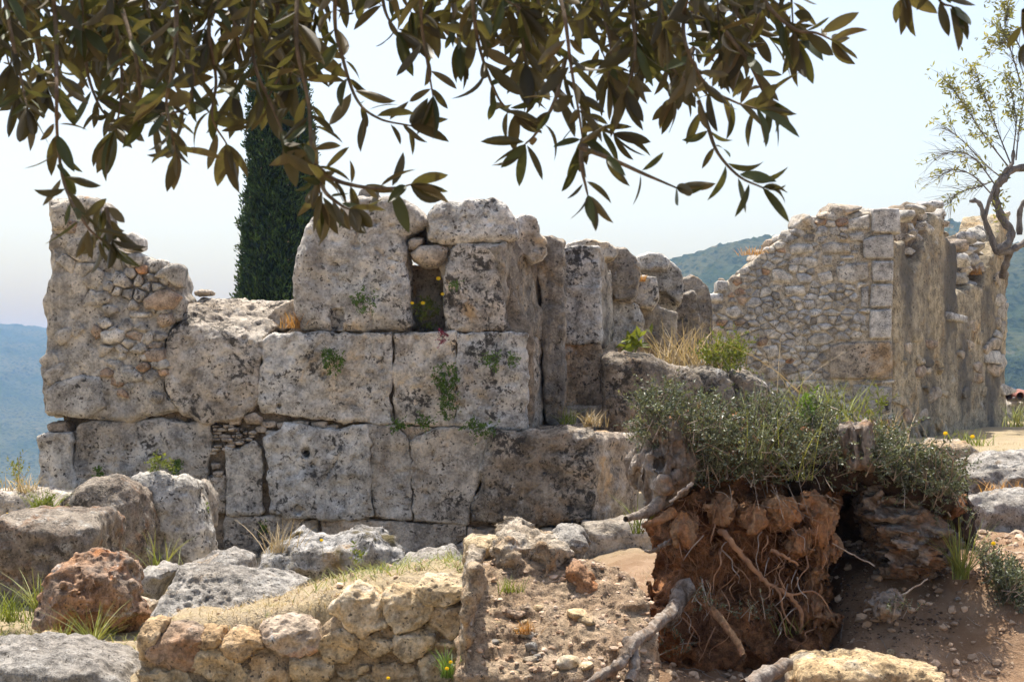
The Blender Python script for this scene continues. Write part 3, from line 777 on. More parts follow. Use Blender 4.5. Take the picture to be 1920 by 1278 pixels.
def rubble_face(parent, plane, region, exclude, nseed, seed, mats, aspect=1.45, gap=0.012, proud=0.03, name='rubble_stone', limit=290, keep=1.0):
    """irregular stones that fill a region (pixels) of a face, each one an object"""
    rs = np.random.RandomState(seed)
    R = plane.uv(region); lo, hi_ = R.min(0) - 0.15, R.max(0) + 0.15
    EX = [plane.uv(e) for e in exclude]
    pts = []; rad = []
    area = np.prod(hi_ - lo); base = math.sqrt(area / nseed / aspect)
    for k in range(nseed * 40):
        p = lo + rs.rand(2) * (hi_ - lo)
        r = base * rs.choice([0.55, 0.75, 1.0, 1.35], p=[0.25, 0.3, 0.3, 0.15])
        if all(math.hypot((p[0] - q[0]) / aspect, p[1] - q[1]) > 0.5 * (r + s) for q, s in zip(pts, rad)):
            pts.append(p); rad.append(r)
        if len(pts) > nseed: break
    pts = np.array(pts); rad = np.array(rad)
    S_ = np.array([1 / aspect, 1.0]); Q = pts * S_
    ins = poly_sdf(pts, R) < -0.01
    for e in EX: ins &= poly_sdf(pts, e) > 0.02
    made = 0
    for i in np.where(ins)[0]:
        if made >= limit: break
        if rs.rand() > keep: continue
        d = np.linalg.norm(Q - Q[i], axis=1)
        cell = [Q[i] + np.array(c) * base * 2.2 for c in ((-1, -1), (1, -1), (1, 1), (-1, 1))]
        for j in np.argsort(d)[1:22]:
            n = Q[j] - Q[i]
            w = 0.5 + 0.5 * (rad[i] ** 2 - rad[j] ** 2) * 0.25 / (n @ n)
            cell = clip_poly(cell, n, n @ (Q[i] + n * np.clip(w, 0.2, 0.8)))
            if len(cell) < 3: break
        if len(cell) < 3: continue
        C = np.array(cell) / S_
        for e in EX:                                   # keep clear of the cut blocks
            c = e.mean(0)
            sd = poly_sdf(C, e)
            C = np.where((sd < 0.01)[:, None], pts[i] + (C - pts[i]) * 0.6, C)
        c = C.mean(0)
        k = np.empty((2 * len(C), 2))                  # cut the corners
        k[0::2] = C * 0.86 + np.roll(C, -1, 0) * 0.14; k[1::2] = C * 0.14 + np.roll(C, -1, 0) * 0.86
        v = k - c; l = np.linalg.norm(v, axis=1)
        if l.max() < 0.03: continue
        k = c + v * np.maximum(0.35, (l - gap) / np.maximum(l, 1e-6))[:, None]
        k += rs.normal(0, 0.004, k.shape)
        n = len(k); pr = proud * rs.uniform(0.5, 1.4)
        tilt = rs.normal(0, 0.12, 2)
        ring = lambda s, w: np.column_stack([c + (k - c) * s, w + ((k - c) * s) @ tilt + rs.normal(0, 0.003, n)])
        V = np.concatenate([ring(1.0, -0.07), ring(1.0, pr * 0.35), ring(0.82, pr * 0.9), ring(0.40, pr * 1.15)])
        Fq = []
        for a in range(3):
            for b in range(n):
                Fq.append((a * n + b, a * n + (b + 1) % n, (a + 1) * n + (b + 1) % n, (a + 1) * n + b))
        V = np.concatenate([V, [[c[0], c[1], pr * 1.15]]])
        for b in range(0, n, 2):
            Fq.append((3 * n + b, 3 * n + (b + 1) % n, 3 * n + (b + 2) % n, 4 * n))
        Vw = plane.world(V)
        me = mesh_np('rubble_stone', Vw, Fq, True)
        link(name, me, parent, mats[rs.choice(len(mats))])
        made += 1
    return made

# loose noisy stones (shared meshes)
def small_rock_mesh(seed, n=11, flat=0.75):
    u = np.linspace(0, math.pi, n); w = np.linspace(0, 2 * math.pi, 2 * n, endpoint=False)
    V = np.array([(math.sin(a) * math.cos(b), math.sin(a) * math.sin(b), math.cos(a)) for a in u for b in w])
    V = np.sign(V) * np.abs(V) ** 0.8
    V = V * (1 + 0.28 * vnoise(V * 1.5, seed) + 0.14 * vnoise(V * 3.5, seed + 1))[:, None]
    rs = np.random.RandomState(seed)
    for k in range(9):                                     # broken facets
        d = rs.normal(size=3); d /= np.linalg.norm(d); e = V @ d; lim = rs.uniform(0.55, 0.85)
        V = V - np.clip(e - lim, 0, None)[:, None] * d * 0.92
    V[:, 2] *= flat
    m = 2 * n
    f = [(i * m + j, (i + 1) * m + j, (i + 1) * m + (j + 1) % m, i * m + (j + 1) % m) for i in range(n - 1) for j in range(m)]
    return mesh_np('small_stone', V, f)
SMALL = {}
def loose(name, p, size, mat, parent=None, rs=RS, flat=None):
    k = (rs.randrange(6), mat.name)
    if k not in SMALL:
        SMALL[k] = small_rock_mesh(300 + k[0] * 5); SMALL[k].materials.append(mat)
    o = link(name, SMALL[k])
    M = Matrix.Translation(Vector(p)) @ Matrix.Rotation(rs.uniform(0, 6.28), 4, 'Z') @ Matrix.Rotation(rs.uniform(-0.3, 0.3), 4, 'X') @ Matrix.Diagonal((size * rs.uniform(0.9, 1.4), size, size * (flat or rs.uniform(0.7, 1.0)), 1))
    if parent is not None:
        o.parent = parent; M = Matrix.Translation(-parent.location) @ M
    o.matrix_basis = M
    return o

# ------------------------------------------------------------------ plastered stub of wall on the left
stub = empty('rubble_wall', px(200, 790, YW), 'tall plastered rubble wall stub with stepped broken edge, left of the great blocks', 'wall')
out = [(89, 373), (125, 369), (147, 362), (170, 366), (186, 380), (190, 420), (215, 440), (222, 465), (262, 474), (298, 488), (327, 494), (336, 520), (336, 545), (345, 560), (340, 596), (324, 608), (312, 640), (312, 730), (340, 772), (247, 787), (166, 790), (74, 781),
       (73, 700), (78, 640), (74, 587), (79, 542), (89, 518), (85, 483), (92, 438), (88, 400)]
SP = FP(YW - 0.03)
stone('plaster_body', out, SP, PLASTER, stub, depth=0.7, r=0.06, vox=0.024, low=0.05, lf=2.6, hi=0.022, pit=0.012,
      cracks=[([(165, 560), (168, 530), (185, 516), (210, 508)], 0.012, 0.05), ([(92, 440), (118, 437), (140, 430)], 0.010, 0.05), ([(168, 655), (180, 630), (200, 620)], 0.010, 0.03), ([(150, 690), (175, 720), (190, 700)], 0.010, 0.03), ([(150, 590), (165, 610), (140, 640)], 0.008, 0.02)])
def sb(poly, mat=RUBBLE, dY=0.06, **kw):
    a = dict(depth=0.3, r=0.05, vox=0.016, low=0.018, hi=0.008, pit=0.006, shrink=0.004); a.update(kw)
    stone('rubble_stone', poly, YW - 0.03 - dY, mat, stub, **a)
sb([(234, 437), (248, 433), (265, 445), (267, 466), (250, 472), (232, 470), (222, 455)])
sb([(240, 472), (256, 471), (272, 478), (268, 500), (240, 506), (230, 492)])
sb([(276, 492), (297, 484), (312, 488), (300, 500), (285, 506), (277, 500)], dY=0.04)
sb([(298, 502), (318, 490), (335, 492), (344, 502), (340, 540), (322, 535), (305, 520), (284, 520)], dY=0.10)
sb([(205, 530), (226, 506), (240, 520), (236, 540), (212, 538)])
sb([(246, 535), (258, 510), (270, 525), (264, 538)])
sb([(167, 536), (180, 523), (192, 527), (190, 534), (172, 540)], RED_R, dY=0.03)
sb([(163, 560), (178, 545), (205, 542), (208, 560), (190, 576), (168, 578)], dY=0.04)
sb([(266, 560), (290, 542), (316, 538), (338, 556), (322, 580), (295, 582), (268, 580)], RED_R, dY=0.09)
sb([(232, 575), (246, 553), (262, 570), (260, 582), (236, 582)])
sb([(290, 592), (300, 584), (322, 586), (324, 606), (300, 616), (292, 606)], RED_R)
sb([(228, 545), (250, 543), (250, 551), (230, 551)], dY=0.03, r=0.02)
sb([(240, 586), (284, 584), (284, 594), (245, 596)], dY=0.03, r=0.02)
sb([(185, 622), (210, 612), (234, 620), (230, 640), (205, 646), (188, 643)])
sb([(96, 625), (120, 612), (138, 614), (130, 640), (112, 648), (100, 640)], PLASTER, dY=0.05)
sb([(265, 660), (285, 650), (312, 650), (312, 676), (295, 684), (270, 678)], RED_R, dY=0.07)
sb([(212, 670), (222, 652), (240, 660), (238, 676), (218, 678)])
sb([(290, 690), (312, 688), (320, 704), (294, 708)], RED_R)
sb([(205, 700), (220, 680), (250, 685), (255, 720), (215, 725)], PLASTER, dY=0.05)
sb([(100, 715), (150, 700), (190, 705), (198, 760), (160, 785), (80, 778), (80, 735)], LIME, dY=0.05, vox=0.022)
sb([(92, 386), (120, 374), (130, 400), (126, 430), (96, 432)], PLASTER, dY=0.04)
sb([(128, 412), (145, 416), (140, 436), (116, 437)], RED_R, dY=0.02, r=0.02)
sb([(360, 545), (375, 541), (396, 544), (394, 553), (362, 555)], LIME_WARM, dY=-0.4, vox=0.014)
sb([(146, 370), (160, 362), (180, 374), (182, 384), (150, 388)], RED_R, dY=0.0)
rubble_face(stub, FP(YW - 0.045), [(215, 480), (330, 500), (335, 590), (310, 660), (300, 760), (250, 770), (170, 690), (175, 600), (200, 520)],
            [], 150, 3, [RUBBLE, RED_R, RUBBLE, PLASTER, PLASTER], aspect=1.3, gap=0.008, proud=0.028, keep=0.72)
rubble_face(stub, FP(YW - 0.035), [(85, 440), (200, 470), (180, 600), (200, 770), (85, 770), (82, 600)], [], 60, 4, [PLASTER], aspect=1.1, gap=0.004, proud=0.016, keep=0.3)

# ------------------------------------------------------------------ ruined square house on the right
YH = 22.5
house = empty('ruined_house', px(1600, 830, YH), 'roofless square house ruin with rubble front, cut corner stones and streaked plaster side', 'ruin')
HF = FP(YH)
front = [(1326, 551), (1344, 549), (1368, 526), (1392, 509), (1411, 489), (1455, 452), (1480, 436), (1508, 420), (1527, 414), (1555, 399), (1592, 398), (1640, 396), (1676, 440), (1676, 860), (1326, 860)]
stone('wall_core', front, FP(YH - 0.006), stone_mat('house_mortar', (0.52, 0.45, 0.345), (0.45, 0.385, 0.29), (0.52, 0.41, 0.27), 0.4, lichen=0.1, white=0.2, var=0.0, sc=1.6), house, depth=0.8, r=0.05, vox=0.04, low=0.014, hi=0.014)
def hb(poly, mat=GREYB, name='corner_stone', **kw):
    a = dict(depth=0.45, r=0.03, vox=0.022, low=0.014, hi=0.006, pit=0.006, shrink=0.006); a.update(kw)
    Y = a.pop('Y', YH - 0.06)
    return stone(name, poly, Y, mat, house, **a)
CUT = stone_mat('cut_grey_stone', (0.48, 0.455, 0.42), (0.43, 0.40, 0.36), (0.46, 0.39, 0.30), 0.2, lichen=0.05, white=0.2, var=0.12, sc=1.6, bump=0.5)
q = [[(1636, 391), (1660, 388), (1688, 389), (1690, 437), (1635, 437)], [(1617, 448), (1640, 440), (1677, 438), (1678, 486), (1620, 486)], [(1636, 489), (1677, 488), (1677, 529), (1636, 529)],
     [(1634, 531), (1676, 531), (1675, 576), (1631, 577)], [(1631, 579), (1674, 578), (1673, 635), (1630, 636)]]
for i, p in enumerate(q): hb(p, CUT, Y=YH - 0.07 - 0.02 * (i == 0))
big = [(1556, 650), (1575, 642), (1675, 638), (1676, 710), (1556, 712)]
hb(big, LIME_WARM, 'wall_block', low=0.03)
others = [([(1615, 540), (1631, 534), (1631, 577), (1614, 577)], CUT), ([(1344, 525), (1367, 525), (1367, 548), (1344, 548)], CUT), ([(1327, 550), (1358, 549), (1357, 566), (1328, 566)], CUT),
          ([(1588, 410), (1632, 400), (1632, 430), (1588, 432)], RUBBLE), ([(1480, 462), (1495, 456), (1524, 458), (1530, 474), (1484, 476)], RUBBLE), ([(1540, 458), (1560, 452), (1594, 456), (1598, 474), (1542, 477)], RUBBLE),
          ([(1568, 500), (1590, 494), (1630, 490), (1632, 526), (1600, 532), (1572, 528)], LIME), ([(1360, 578), (1382, 572), (1397, 590), (1378, 598), (1362, 592)], RUBBLE),
          ([(1510, 636), (1530, 624), (1552, 624), (1570, 636), (1556, 646), (1524, 650)], RUBBLE), ([(1336, 638), (1356, 628), (1374, 636), (1376, 652), (1340, 652)], RUBBLE),
          ([(1447, 505), (1468, 503), (1490, 520), (1486, 532), (1448, 526)], RUBBLE), ([(1470, 536), (1510, 534), (1512, 552), (1472, 556)], RUBBLE), ([(1600, 720), (1640, 722), (1674, 726), (1672, 775), (1596, 770)], LIME),
          ([(1430, 650), (1458, 644), (1464, 668), (1440, 674)], RUBBLE), ([(1540, 478), (1563, 478), (1565, 500), (1544, 500)], RUBBLE), ([(1530, 512), (1560, 506), (1566, 528), (1540, 534)], RUBBLE),
          ([(1575, 478), (1604, 477), (1604, 488), (1576, 488)], CUT), ([(1436, 690), (1462, 684), (1466, 710), (1440, 714)], RUBBLE), ([(1588, 436), (1620, 434), (1622, 452), (1596, 454)], RUBBLE)]
for p, m in others: hb(p, m, 'wall_block', r=0.04, low=0.02, Y=YH - 0.045)
fr_reg = [(1337, 560), (1346, 550), (1372, 528), (1392, 511), (1411, 491), (1455, 454), (1480, 438), (1508, 422), (1527, 416), (1555, 401), (1592, 400), (1632, 398), (1670, 440), (1674, 800), (1337, 800)]
rubble_face(house, FP(YH - 0.0), fr_reg, q + [big] + [p for p, m in others], 640, 8, [RUBBLE, RUBBLE, RUBBLE, CUT, CUT, GREYB, RUBBLE, RUBBLE, RED_R], aspect=1.5, gap=0.004, proud=0.034, limit=298)
# ragged stones on the broken top
tops = [(1352, 522, .05), (1375, 520, .09), (1388, 510, .10), (1402, 498, .09), (1416, 484, .10), (1430, 474, .11), (1446, 458, .14), (1462, 448, .13), (1478, 438, .17), (1490, 428, .10), (1507, 414, .19), (1500, 436, .12), (1530, 410, .14), (1545, 404, .12), (1571, 394, .24), (1590, 398, .10), (1606, 396, .13), (1622, 396, .12), (1520, 424, .13), (1560, 410, .12)]
for x, y, s in tops: loose('coping_stone', px(x, y + 3, YH + RS.uniform(0.05, 0.4)), s, RS.choice([RUBBLE, RUBBLE, LIME_WARM]), house)
# side wall, yawed away to the right
X0 = (1677 - HX) / F * YH
HS = Plane(X0, YH, 0.60, 1.0)
SIDEPL = stone_mat('streaked_side_plaster', (0.54, 0.44, 0.29), (0.46, 0.385, 0.27), (0.54, 0.37, 0.19), 0.4, lichen=0.1, lichen_col=(0.24, 0.17, 0.1), white=0.2, streak=0.95, streak_sc=1.0, streak_z=0.42, streak_lo=0.26, var=0.0, sc=1.0, bump=0.9, streak_col=(0.13, 0.12, 0.105), speck=0.8)
stone('side_plaster', [(1677, 445), (1690, 455), (1700, 450), (1704, 480), (1718, 505), (1728, 480), (1738, 450), (1742, 415), (1752, 398), (1766, 410), (1772, 432), (1783, 448), (1797, 453), (1797, 870), (1677, 870)], HS, SIDEPL, house,
      depth=0.7, r=0.04, vox=0.04, low=0.05, lf=1.6, hi=0.02, pit=0.02)
HS2 = Plane(X0 + 0.26, YH, 0.60, 1.0)
HS2.P0 = HS.P0 - HS.N * 0.16
stone('side_plaster', [(1786, 560), (1800, 540), (1812, 548), (1825, 532), (1840, 540), (1850, 505), (1862, 470), (1872, 430), (1880, 402), (1889, 404), (1889, 870), (1786, 870)], HS2, SIDEPL, house, depth=0.7, r=0.04, vox=0.04, low=0.05, lf=1.6, hi=0.02, pit=0.02)
stone('broken_core', [(1786, 455), (1800, 450), (1822, 443), (1852, 428), (1872, 420), (1886, 402), (1886, 600), (1786, 600)], Plane(HS2.P0[0] - HS2.N[0] * 0.3, HS2.P0[1] - HS2.N[1] * 0.3, 0.6, 1.0), MORTAR, house, depth=0.5, r=0.08, vox=0.05, low=0.1, lf=3, hi=0.05, hf=6)
stone('broken_core', [(1690, 402), (1712, 388), (1752, 384), (1764, 392), (1770, 430), (1765, 520), (1690, 520)], Plane(HS.P0[0] - HS.N[0] * 0.2, HS.P0[1] - HS.N[1] * 0.2, 0.6, 1.0), MORTAR, house, depth=0.4, r=0.08, vox=0.05, low=0.1, lf=3, hi=0.05, hf=6)
stone('putlog_stone', [(1783, 583), (1816, 592), (1816, 606), (1783, 600)], Plane(HS.P0[0] + HS.N[0] * 0.06, HS.P0[1] + HS.N[1] * 0.06, 0.6, 1.0), CUT, house, depth=0.4, r=0.03, vox=0.025, low=0.01, hi=0.004)
def sidept(x, y, off):
    P = Plane(HS.P0[0] - HS.N[0] * off, HS.P0[1] - HS.N[1] * off, 0.6, 1.0)
    uv = P.uv([(x, y)])[0]
    return P.world(np.array([[uv[0], uv[1], 0.0]]))[0]
for x, y, s in [(1694, 405, .17), (1700, 425, .16), (1697, 445, .15), (1715, 393, .2), (1735, 388, .2), (1750, 386, .19), (1722, 408, .24), (1742, 404, .25), (1760, 398, .15), (1730, 428, .24), (1708, 440, .15), (1725, 450, .20), (1712, 462, .15),
                (1728, 470, .16), (1764, 420, .15), (1768, 438, .12), (1703, 470, .13), (1718, 488, .13)]:
    loose('rubble_stone', sidept(x, y, 0.12 + RS.uniform(0, 0.12)), s * 0.8, RS.choice([RUBBLE, RUBBLE, RUBBLE, CUT, LIME_WARM]), house)
for x, y, s in [(1800, 458, .2), (1815, 446, .18), (1830, 440, .2), (1846, 432, .18), (1862, 424, .2), (1876, 410, .2), (1882, 404, .15), (1808, 470, .19), (1826, 462, .22), (1842, 455, .2), (1860, 446, .2), (1800, 486, .2), (1818, 484, .2), (1838, 478, .18),
                (1856, 470, .18), (1806, 505, .18), (1824, 502, .2), (1844, 498, .17), (1858, 492, .15), (1798, 522, .18), (1812, 530, .17), (1826, 524, .15), (1840, 520, .16), (1800, 545, .15), (1818, 545, .13), (1832, 540, .12), (1870, 440, .17), (1850, 512, .13)]:
    loose('rubble_stone', sidept(x, y, 0.30 + RS.uniform(0, 0.15)), s * 0.85, RS.choice([RUBBLE, RUBBLE, RUBBLE, CUT, LIME_WARM]), house)
# exposed stones where the plaster has gone
rubble_face(house, Plane(HS.P0[0] + HS.N[0] * 0.01, HS.P0[1] + HS.N[1] * 0.01, 0.6, 1.0), [(1690, 640), (1750, 600), (1780, 690), (1780, 800), (1740, 830), (1690, 800)], [], 95, 4, [LIME_WARM, RED_R, SIDEPL, SIDEPL], aspect=2.2, gap=0.02, proud=0.02, name='bared_stone', keep=0.42)
rubble_face(house, Plane(HS2.P0[0] + HS2.N[0] * 0.02, HS2.P0[1] + HS2.N[1] * 0.02, 0.6, 1.0), [(1868, 480), (1886, 450), (1886, 780), (1872, 780), (1866, 640)], [], 40, 5, [LIME_WARM, RUBBLE], aspect=1.6, gap=0.025, proud=0.02, name='bared_stone', keep=0.7)
rubble_face(house, Plane(HS2.P0[0] + HS2.N[0] * 0.01, HS2.P0[1] + HS2.N[1] * 0.01, 0.6, 1.0), [(1800, 640), (1850, 560), (1860, 700), (1850, 810), (1800, 810)], [], 70, 6, [SIDEPL, LIME_WARM], aspect=2.2, gap=0.02, proud=0.02, name='bared_stone', keep=0.35)

# low house far right: tile eave over a rubble wall
shed = empty('tiled_house', px(1930, 800, 31.0), 'red tile eave and rough stone wall of low building at right edge', 'house')
stone('wall', [(1888, 752), (1990, 752), (1990, 850), (1888, 850)], 31.0, RUBBLE, shed, depth=0.4, r=0.04, vox=0.06, low=0.12, lf=3.0, hi=0.05, hf=5)
TILE = plain_mat('red_roof_tile', (0.26, 0.10, 0.07), 0.8, 0.25, 6.0, (0.22, 0.11, 0.08), 0.3)
FASCIA = plain_mat('grey_eave_board', (0.14, 0.13, 0.12), 0.8, 0.1, 6.0)
p0, p1 = px(1889, 748, 30.8), px(1990, 748, 30.8)
mb = MB(); mb.tube([p0, p1], 0.05, 4); mb.build('eave_board', FASCIA, shed)
for i in range(5):
    a = px(1892 + i * 21, 742, 30.7)
    mb = MB(); mb.tube([a, a + Vector((0.0, 0.8, 0.06))], [0.075, 0.07], 10); mb.build('roof_tile', TILE, shed)

# ------------------------------------------------------------------ boulders and low walls in the foreground
def boulder(poly, Y, mat, label, name='boulder', **kw):
    a = dict(depth=0.5, r=0.14, vox=0.013, low=0.04, lf=4.0, hi=0.014, hf=14, pit=0.012, pf=24, shrink=0.002, ridge=0.02); a.update(kw)
    o = stone(name, poly, Y, mat, None, **a)
    return tag(o, label, 'rock')

boulder([(-60, 985), (0, 973), (75, 974), (157, 977), (168, 992), (165, 1050), (164, 1120), (150, 1150), (-60, 1150)], 10.3, BROWN, 'large dark lichened block cut off by the left edge, reddish crust on top', 'stone_block', depth=1.0, r=0.10, vox=0.018, low=0.05,
        cuts=[(120, 1000, 0.0, 0.2, 0.8, 0.55, 0.06)])
boulder([(111, 948), (141, 916), (164, 899), (196, 897), (235, 912), (258, 935), (264, 981), (271, 1017), (272, 1075), (200, 1085), (150, 1080), (140, 990), (124, 968)], 12.3, BROWN, 'domed black-speckled boulder behind the left block, below the wall', vox=0.018, depth=0.8, r=0.25, low=0.06)
boulder([(236, 903), (255, 891), (294, 890), (318, 900), (340, 893), (357, 909), (370, 948), (383, 1004), (385, 1075), (270, 1078), (272, 1010), (262, 938)], 12.8, LIME, 'tall upright brown-grey boulder leaning against the wall foot', vox=0.02, depth=0.7, r=0.16, low=0.05,
        cracks=[([(305, 1010), (300, 1040), (302, 1075)], 0.012, 0.06)])
boulder([(362, 905), (380, 900), (390, 925), (390, 990), (374, 990), (368, 940)], 13.4, LIME_DK, 'narrow dark stone between tall boulder and great wall', vox=0.02, depth=0.5)
boulder([(-60, 930), (0, 924), (75, 926), (123, 930), (110, 958), (60, 985), (-60, 985)], 13.2, LIME_DK, 'long low rough rock under the wall corner at left edge', vox=0.02, depth=0.8, r=0.1)
boulder([(54, 1177), (62, 1148), (59, 1131), (75, 1092), (111, 1058), (131, 1061), (170, 1051), (193, 1056), (222, 1069), (239, 1095), (241, 1131), (252, 1161), (238, 1190), (183, 1208), (141, 1212), (90, 1205), (62, 1195)], 8.9, ORANGE,
        'rusty orange boulder with jagged dark underside, at left', depth=0.5, r=0.2, vox=0.010, low=0.05, lf=5, ridge=0.05, hi=0.02, cuts=[(190, 1130, 0.02, 0.55, -0.35, 0.75, 0.04), (140, 1160, 0.02, 0.0, -0.75, 0.65, 0.04), (110, 1100, 0.0, -0.5, 0.6, 0.6, 0.04)])
boulder([(49, 1226), (65, 1197), (85, 1187), (101, 1197), (106, 1226), (80, 1232)], 8.3, YEL, 'small white stone in front of the rusty boulder', depth=0.18, r=0.06, vox=0.009, low=0.02)
boulder([(-20, 1203), (8, 1196), (29, 1200), (28, 1216), (-20, 1220)], 8.6, GREYB, 'small flat grey stone in grass at left edge', depth=0.2, r=0.05, vox=0.010, low=0.02)
boulder([(237, 1088), (258, 1069), (288, 1058), (317, 1060), (328, 1075), (310, 1090), (294, 1117), (285, 1133), (240, 1128)], 9.8, GREYB, 'rounded grey boulder behind and right of the rusty one', depth=0.4, vox=0.012)
boulder([(242, 1130), (285, 1132), (282, 1168), (245, 1170)], 9.2, CONGL, 'brown crumbly stone wedged between rusty boulder and pitted slab', depth=0.4, vox=0.012)
boulder([(329, 1073), (360, 1056), (393, 1040), (422, 1031), (448, 1037), (464, 1050), (467, 1092), (400, 1100), (335, 1096)], 9.9, GREYB, 'pale angular boulder behind the pitted slab', depth=0.45, r=0.1, vox=0.012, cuts=[(440, 1060, 0.0, 0.6, 0.1, 0.75, 0.03), (380, 1065, 0, -0.2, 0.75, 0.6, 0.04)])
boulder([(278, 1164), (294, 1122), (311, 1081), (393, 1081), (474, 1088), (536, 1098), (557, 1109), (553, 1124), (491, 1150), (425, 1176), (300, 1180)], 7.95, GREYB, 'flat tilted slab of pitted grey stone above the low wall', 'stone_slab', depth=0.55, r=0.05, vox=0.011, low=0.02, pit=0.03, pf=30, hi=0.014,
        cuts=[(400, 1168, 0.0, 0.0, 0.80, 0.6, 0.03)], holes=[(413, 1107, 0.022, 0.03), (308, 1130, 0.02, 0.03)])
boulder([(470, 1083), (480, 1060), (503, 1037), (543, 1017), (575, 1018), (610, 1013), (660, 1000), (700, 1003), (723, 1023), (740, 1053), (741, 1075), (693, 1100), (623, 1118), (560, 1116), (507, 1102)], 9.0, MOSSY, 'big knobbly boulder with brown moss, white lichen and grass on top',
        depth=0.7, r=0.2, vox=0.012, low=0.06, ridge=0.05, cuts=[(560, 1060, 0.0, -0.25, 0.55, 0.8, 0.06), (600, 1075, 0.05, 0.0, -0.45, 0.9, 0.05)])
boulder([(742, 1068), (760, 1050), (820, 1041), (847, 1036), (871, 1057), (871, 1082), (800, 1095), (745, 1088)], 8.9, GREYB, 'flat pale rock between mossy boulder and crumbling block', depth=0.5, r=0.08, vox=0.012, cuts=[(800, 1075, 0, 0, 0.85, 0.5, 0.04)])
boulder([(678, 1106), (690, 1092), (707, 1083), (737, 1083), (740, 1103), (717, 1122), (690, 1122)], 8.0, GREYB, 'small pale rock behind the top stones of the low wall', depth=0.3, vox=0.010)
boulder([(-60, 1232), (0, 1231), (98, 1236), (160, 1246), (200, 1262), (240, 1290), (240, 1330), (-60, 1330)], 7.4, GREYB, 'flat grey bedrock slab in the bottom left corner', 'stone_slab', depth=0.7, r=0.06, vox=0.013, low=0.03, cuts=[(80, 1262, 0.0, 0.08, 0.93, 0.35, 0.04)])

# low wall of yellow stones
low = empty('low_stone_wall', px(560, 1290, 7.5), 'low retaining wall of yellowish rounded stones along the bottom', 'wall')
KS = [[(262, 1190), (272, 1171), (298, 1174), (299, 1187), (289, 1203), (280, 1230), (262, 1234)], [(291, 1200), (314, 1182), (345, 1184), (370, 1190), (370, 1217), (366, 1249), (347, 1256), (314, 1243), (283, 1233)], [(372, 1190), (406, 1188), (403, 1207), (374, 1211)],
      [(422, 1190), (455, 1194), (484, 1203), (487, 1213), (448, 1236), (428, 1223), (419, 1207)], [(386, 1217), (425, 1218), (436, 1238), (450, 1258), (466, 1285), (409, 1285), (384, 1262), (366, 1252)],
      [(491, 1177), (523, 1168), (570, 1170), (590, 1180), (598, 1195), (597, 1212), (570, 1228), (537, 1228), (500, 1212)], [(467, 1232), (500, 1230), (537, 1234), (548, 1257), (530, 1285), (472, 1285)], [(598, 1217), (620, 1190), (647, 1173), (671, 1194), (668, 1217), (647, 1237), (620, 1239)],
      [(625, 1143), (637, 1127), (667, 1106), (693, 1112), (710, 1128), (721, 1148), (721, 1171), (680, 1188), (648, 1168)], [(673, 1207), (700, 1187), (727, 1184), (741, 1203), (728, 1221), (703, 1228)], [(722, 1117), (737, 1106), (777, 1116), (807, 1139), (801, 1157), (770, 1174), (744, 1185), (729, 1160)],
      [(787, 1110), (797, 1089), (827, 1092), (860, 1092), (868, 1110), (850, 1128), (827, 1138), (807, 1130)], [(803, 1154), (833, 1141), (861, 1131), (868, 1173), (847, 1196), (820, 1178)], [(743, 1200), (765, 1184), (783, 1174), (813, 1181), (811, 1204), (787, 1224), (760, 1234), (744, 1218)],
      [(792, 1243), (814, 1218), (847, 1213), (858, 1233), (856, 1285), (795, 1285)], [(548, 1240), (593, 1224), (620, 1248), (611, 1268), (590, 1285), (552, 1285)], [(629, 1247), (673, 1234), (687, 1248), (668, 1268), (645, 1270)], [(693, 1250), (747, 1231), (787, 1244), (790, 1285), (700, 1285)],
      [(616, 1275), (640, 1272), (690, 1270), (692, 1300), (612, 1300)], [(262, 1240), (300, 1246), (340, 1262), (360, 1285), (260, 1285)], [(820, 1205), (846, 1200), (862, 1192), (864, 1215), (848, 1210)], [(678, 1231), (690, 1229), (694, 1242), (682, 1245)], [(700, 1231), (714, 1230), (712, 1238), (700, 1241)]]
RED_K = (1, 5)
YELB = stone_mat('brown_ochre_rubble', (0.46, 0.33, 0.19), (0.40, 0.27, 0.145), (0.54, 0.43, 0.29), 0.5, lichen=0.1, white=0.3, white_col=(0.58, 0.49, 0.36), var=0.14, sc=1.7, speck=0.5)
for i, p in enumerate(KS):
    cx_, cy_, ty = sum(c[0] for c in p) / len(p), sum(c[1] for c in p) / len(p), min(c[1] for c in p)
    stone('wall_stone', p, 7.42 + RS.uniform(-0.012, 0.02), RED_R if i in RED_K else RS.choice([YEL, YEL, YELB]), low, depth=0.24, r=0.016, vox=0.0085, low=0.014, lf=7, hi=0.010, hf=22, pit=0.006, pf=26, shrink=-0.014, ridge=0.02,
          cuts=[(cx_ + RS.uniform(-10, 10), ty + RS.uniform(14, 26), 0.0, RS.uniform(-.4, .4), 0.8, 0.6, 0.006), (cx_, cy_, RS.uniform(0.0, 0.012), RS.uniform(-.3, .3), RS.uniform(-.05, .25), 0.95, 0.006)])
EARTHM = stone_mat('wall_earth', (0.44, 0.33, 0.21), (0.37, 0.27, 0.165), (0.48, 0.35, 0.21), 0.4, lichen=0.0, white=0.15, var=0.0, sc=2.5, bump=1.0)
stone('earth_fill', [(258, 1195), (300, 1190), (480, 1195), (600, 1180), (640, 1140), (780, 1125), (868, 1115), (866, 1330), (258, 1330)], 7.47, EARTHM, low, depth=0.25, r=0.05, vox=0.015, low=0.03, hi=0.015)

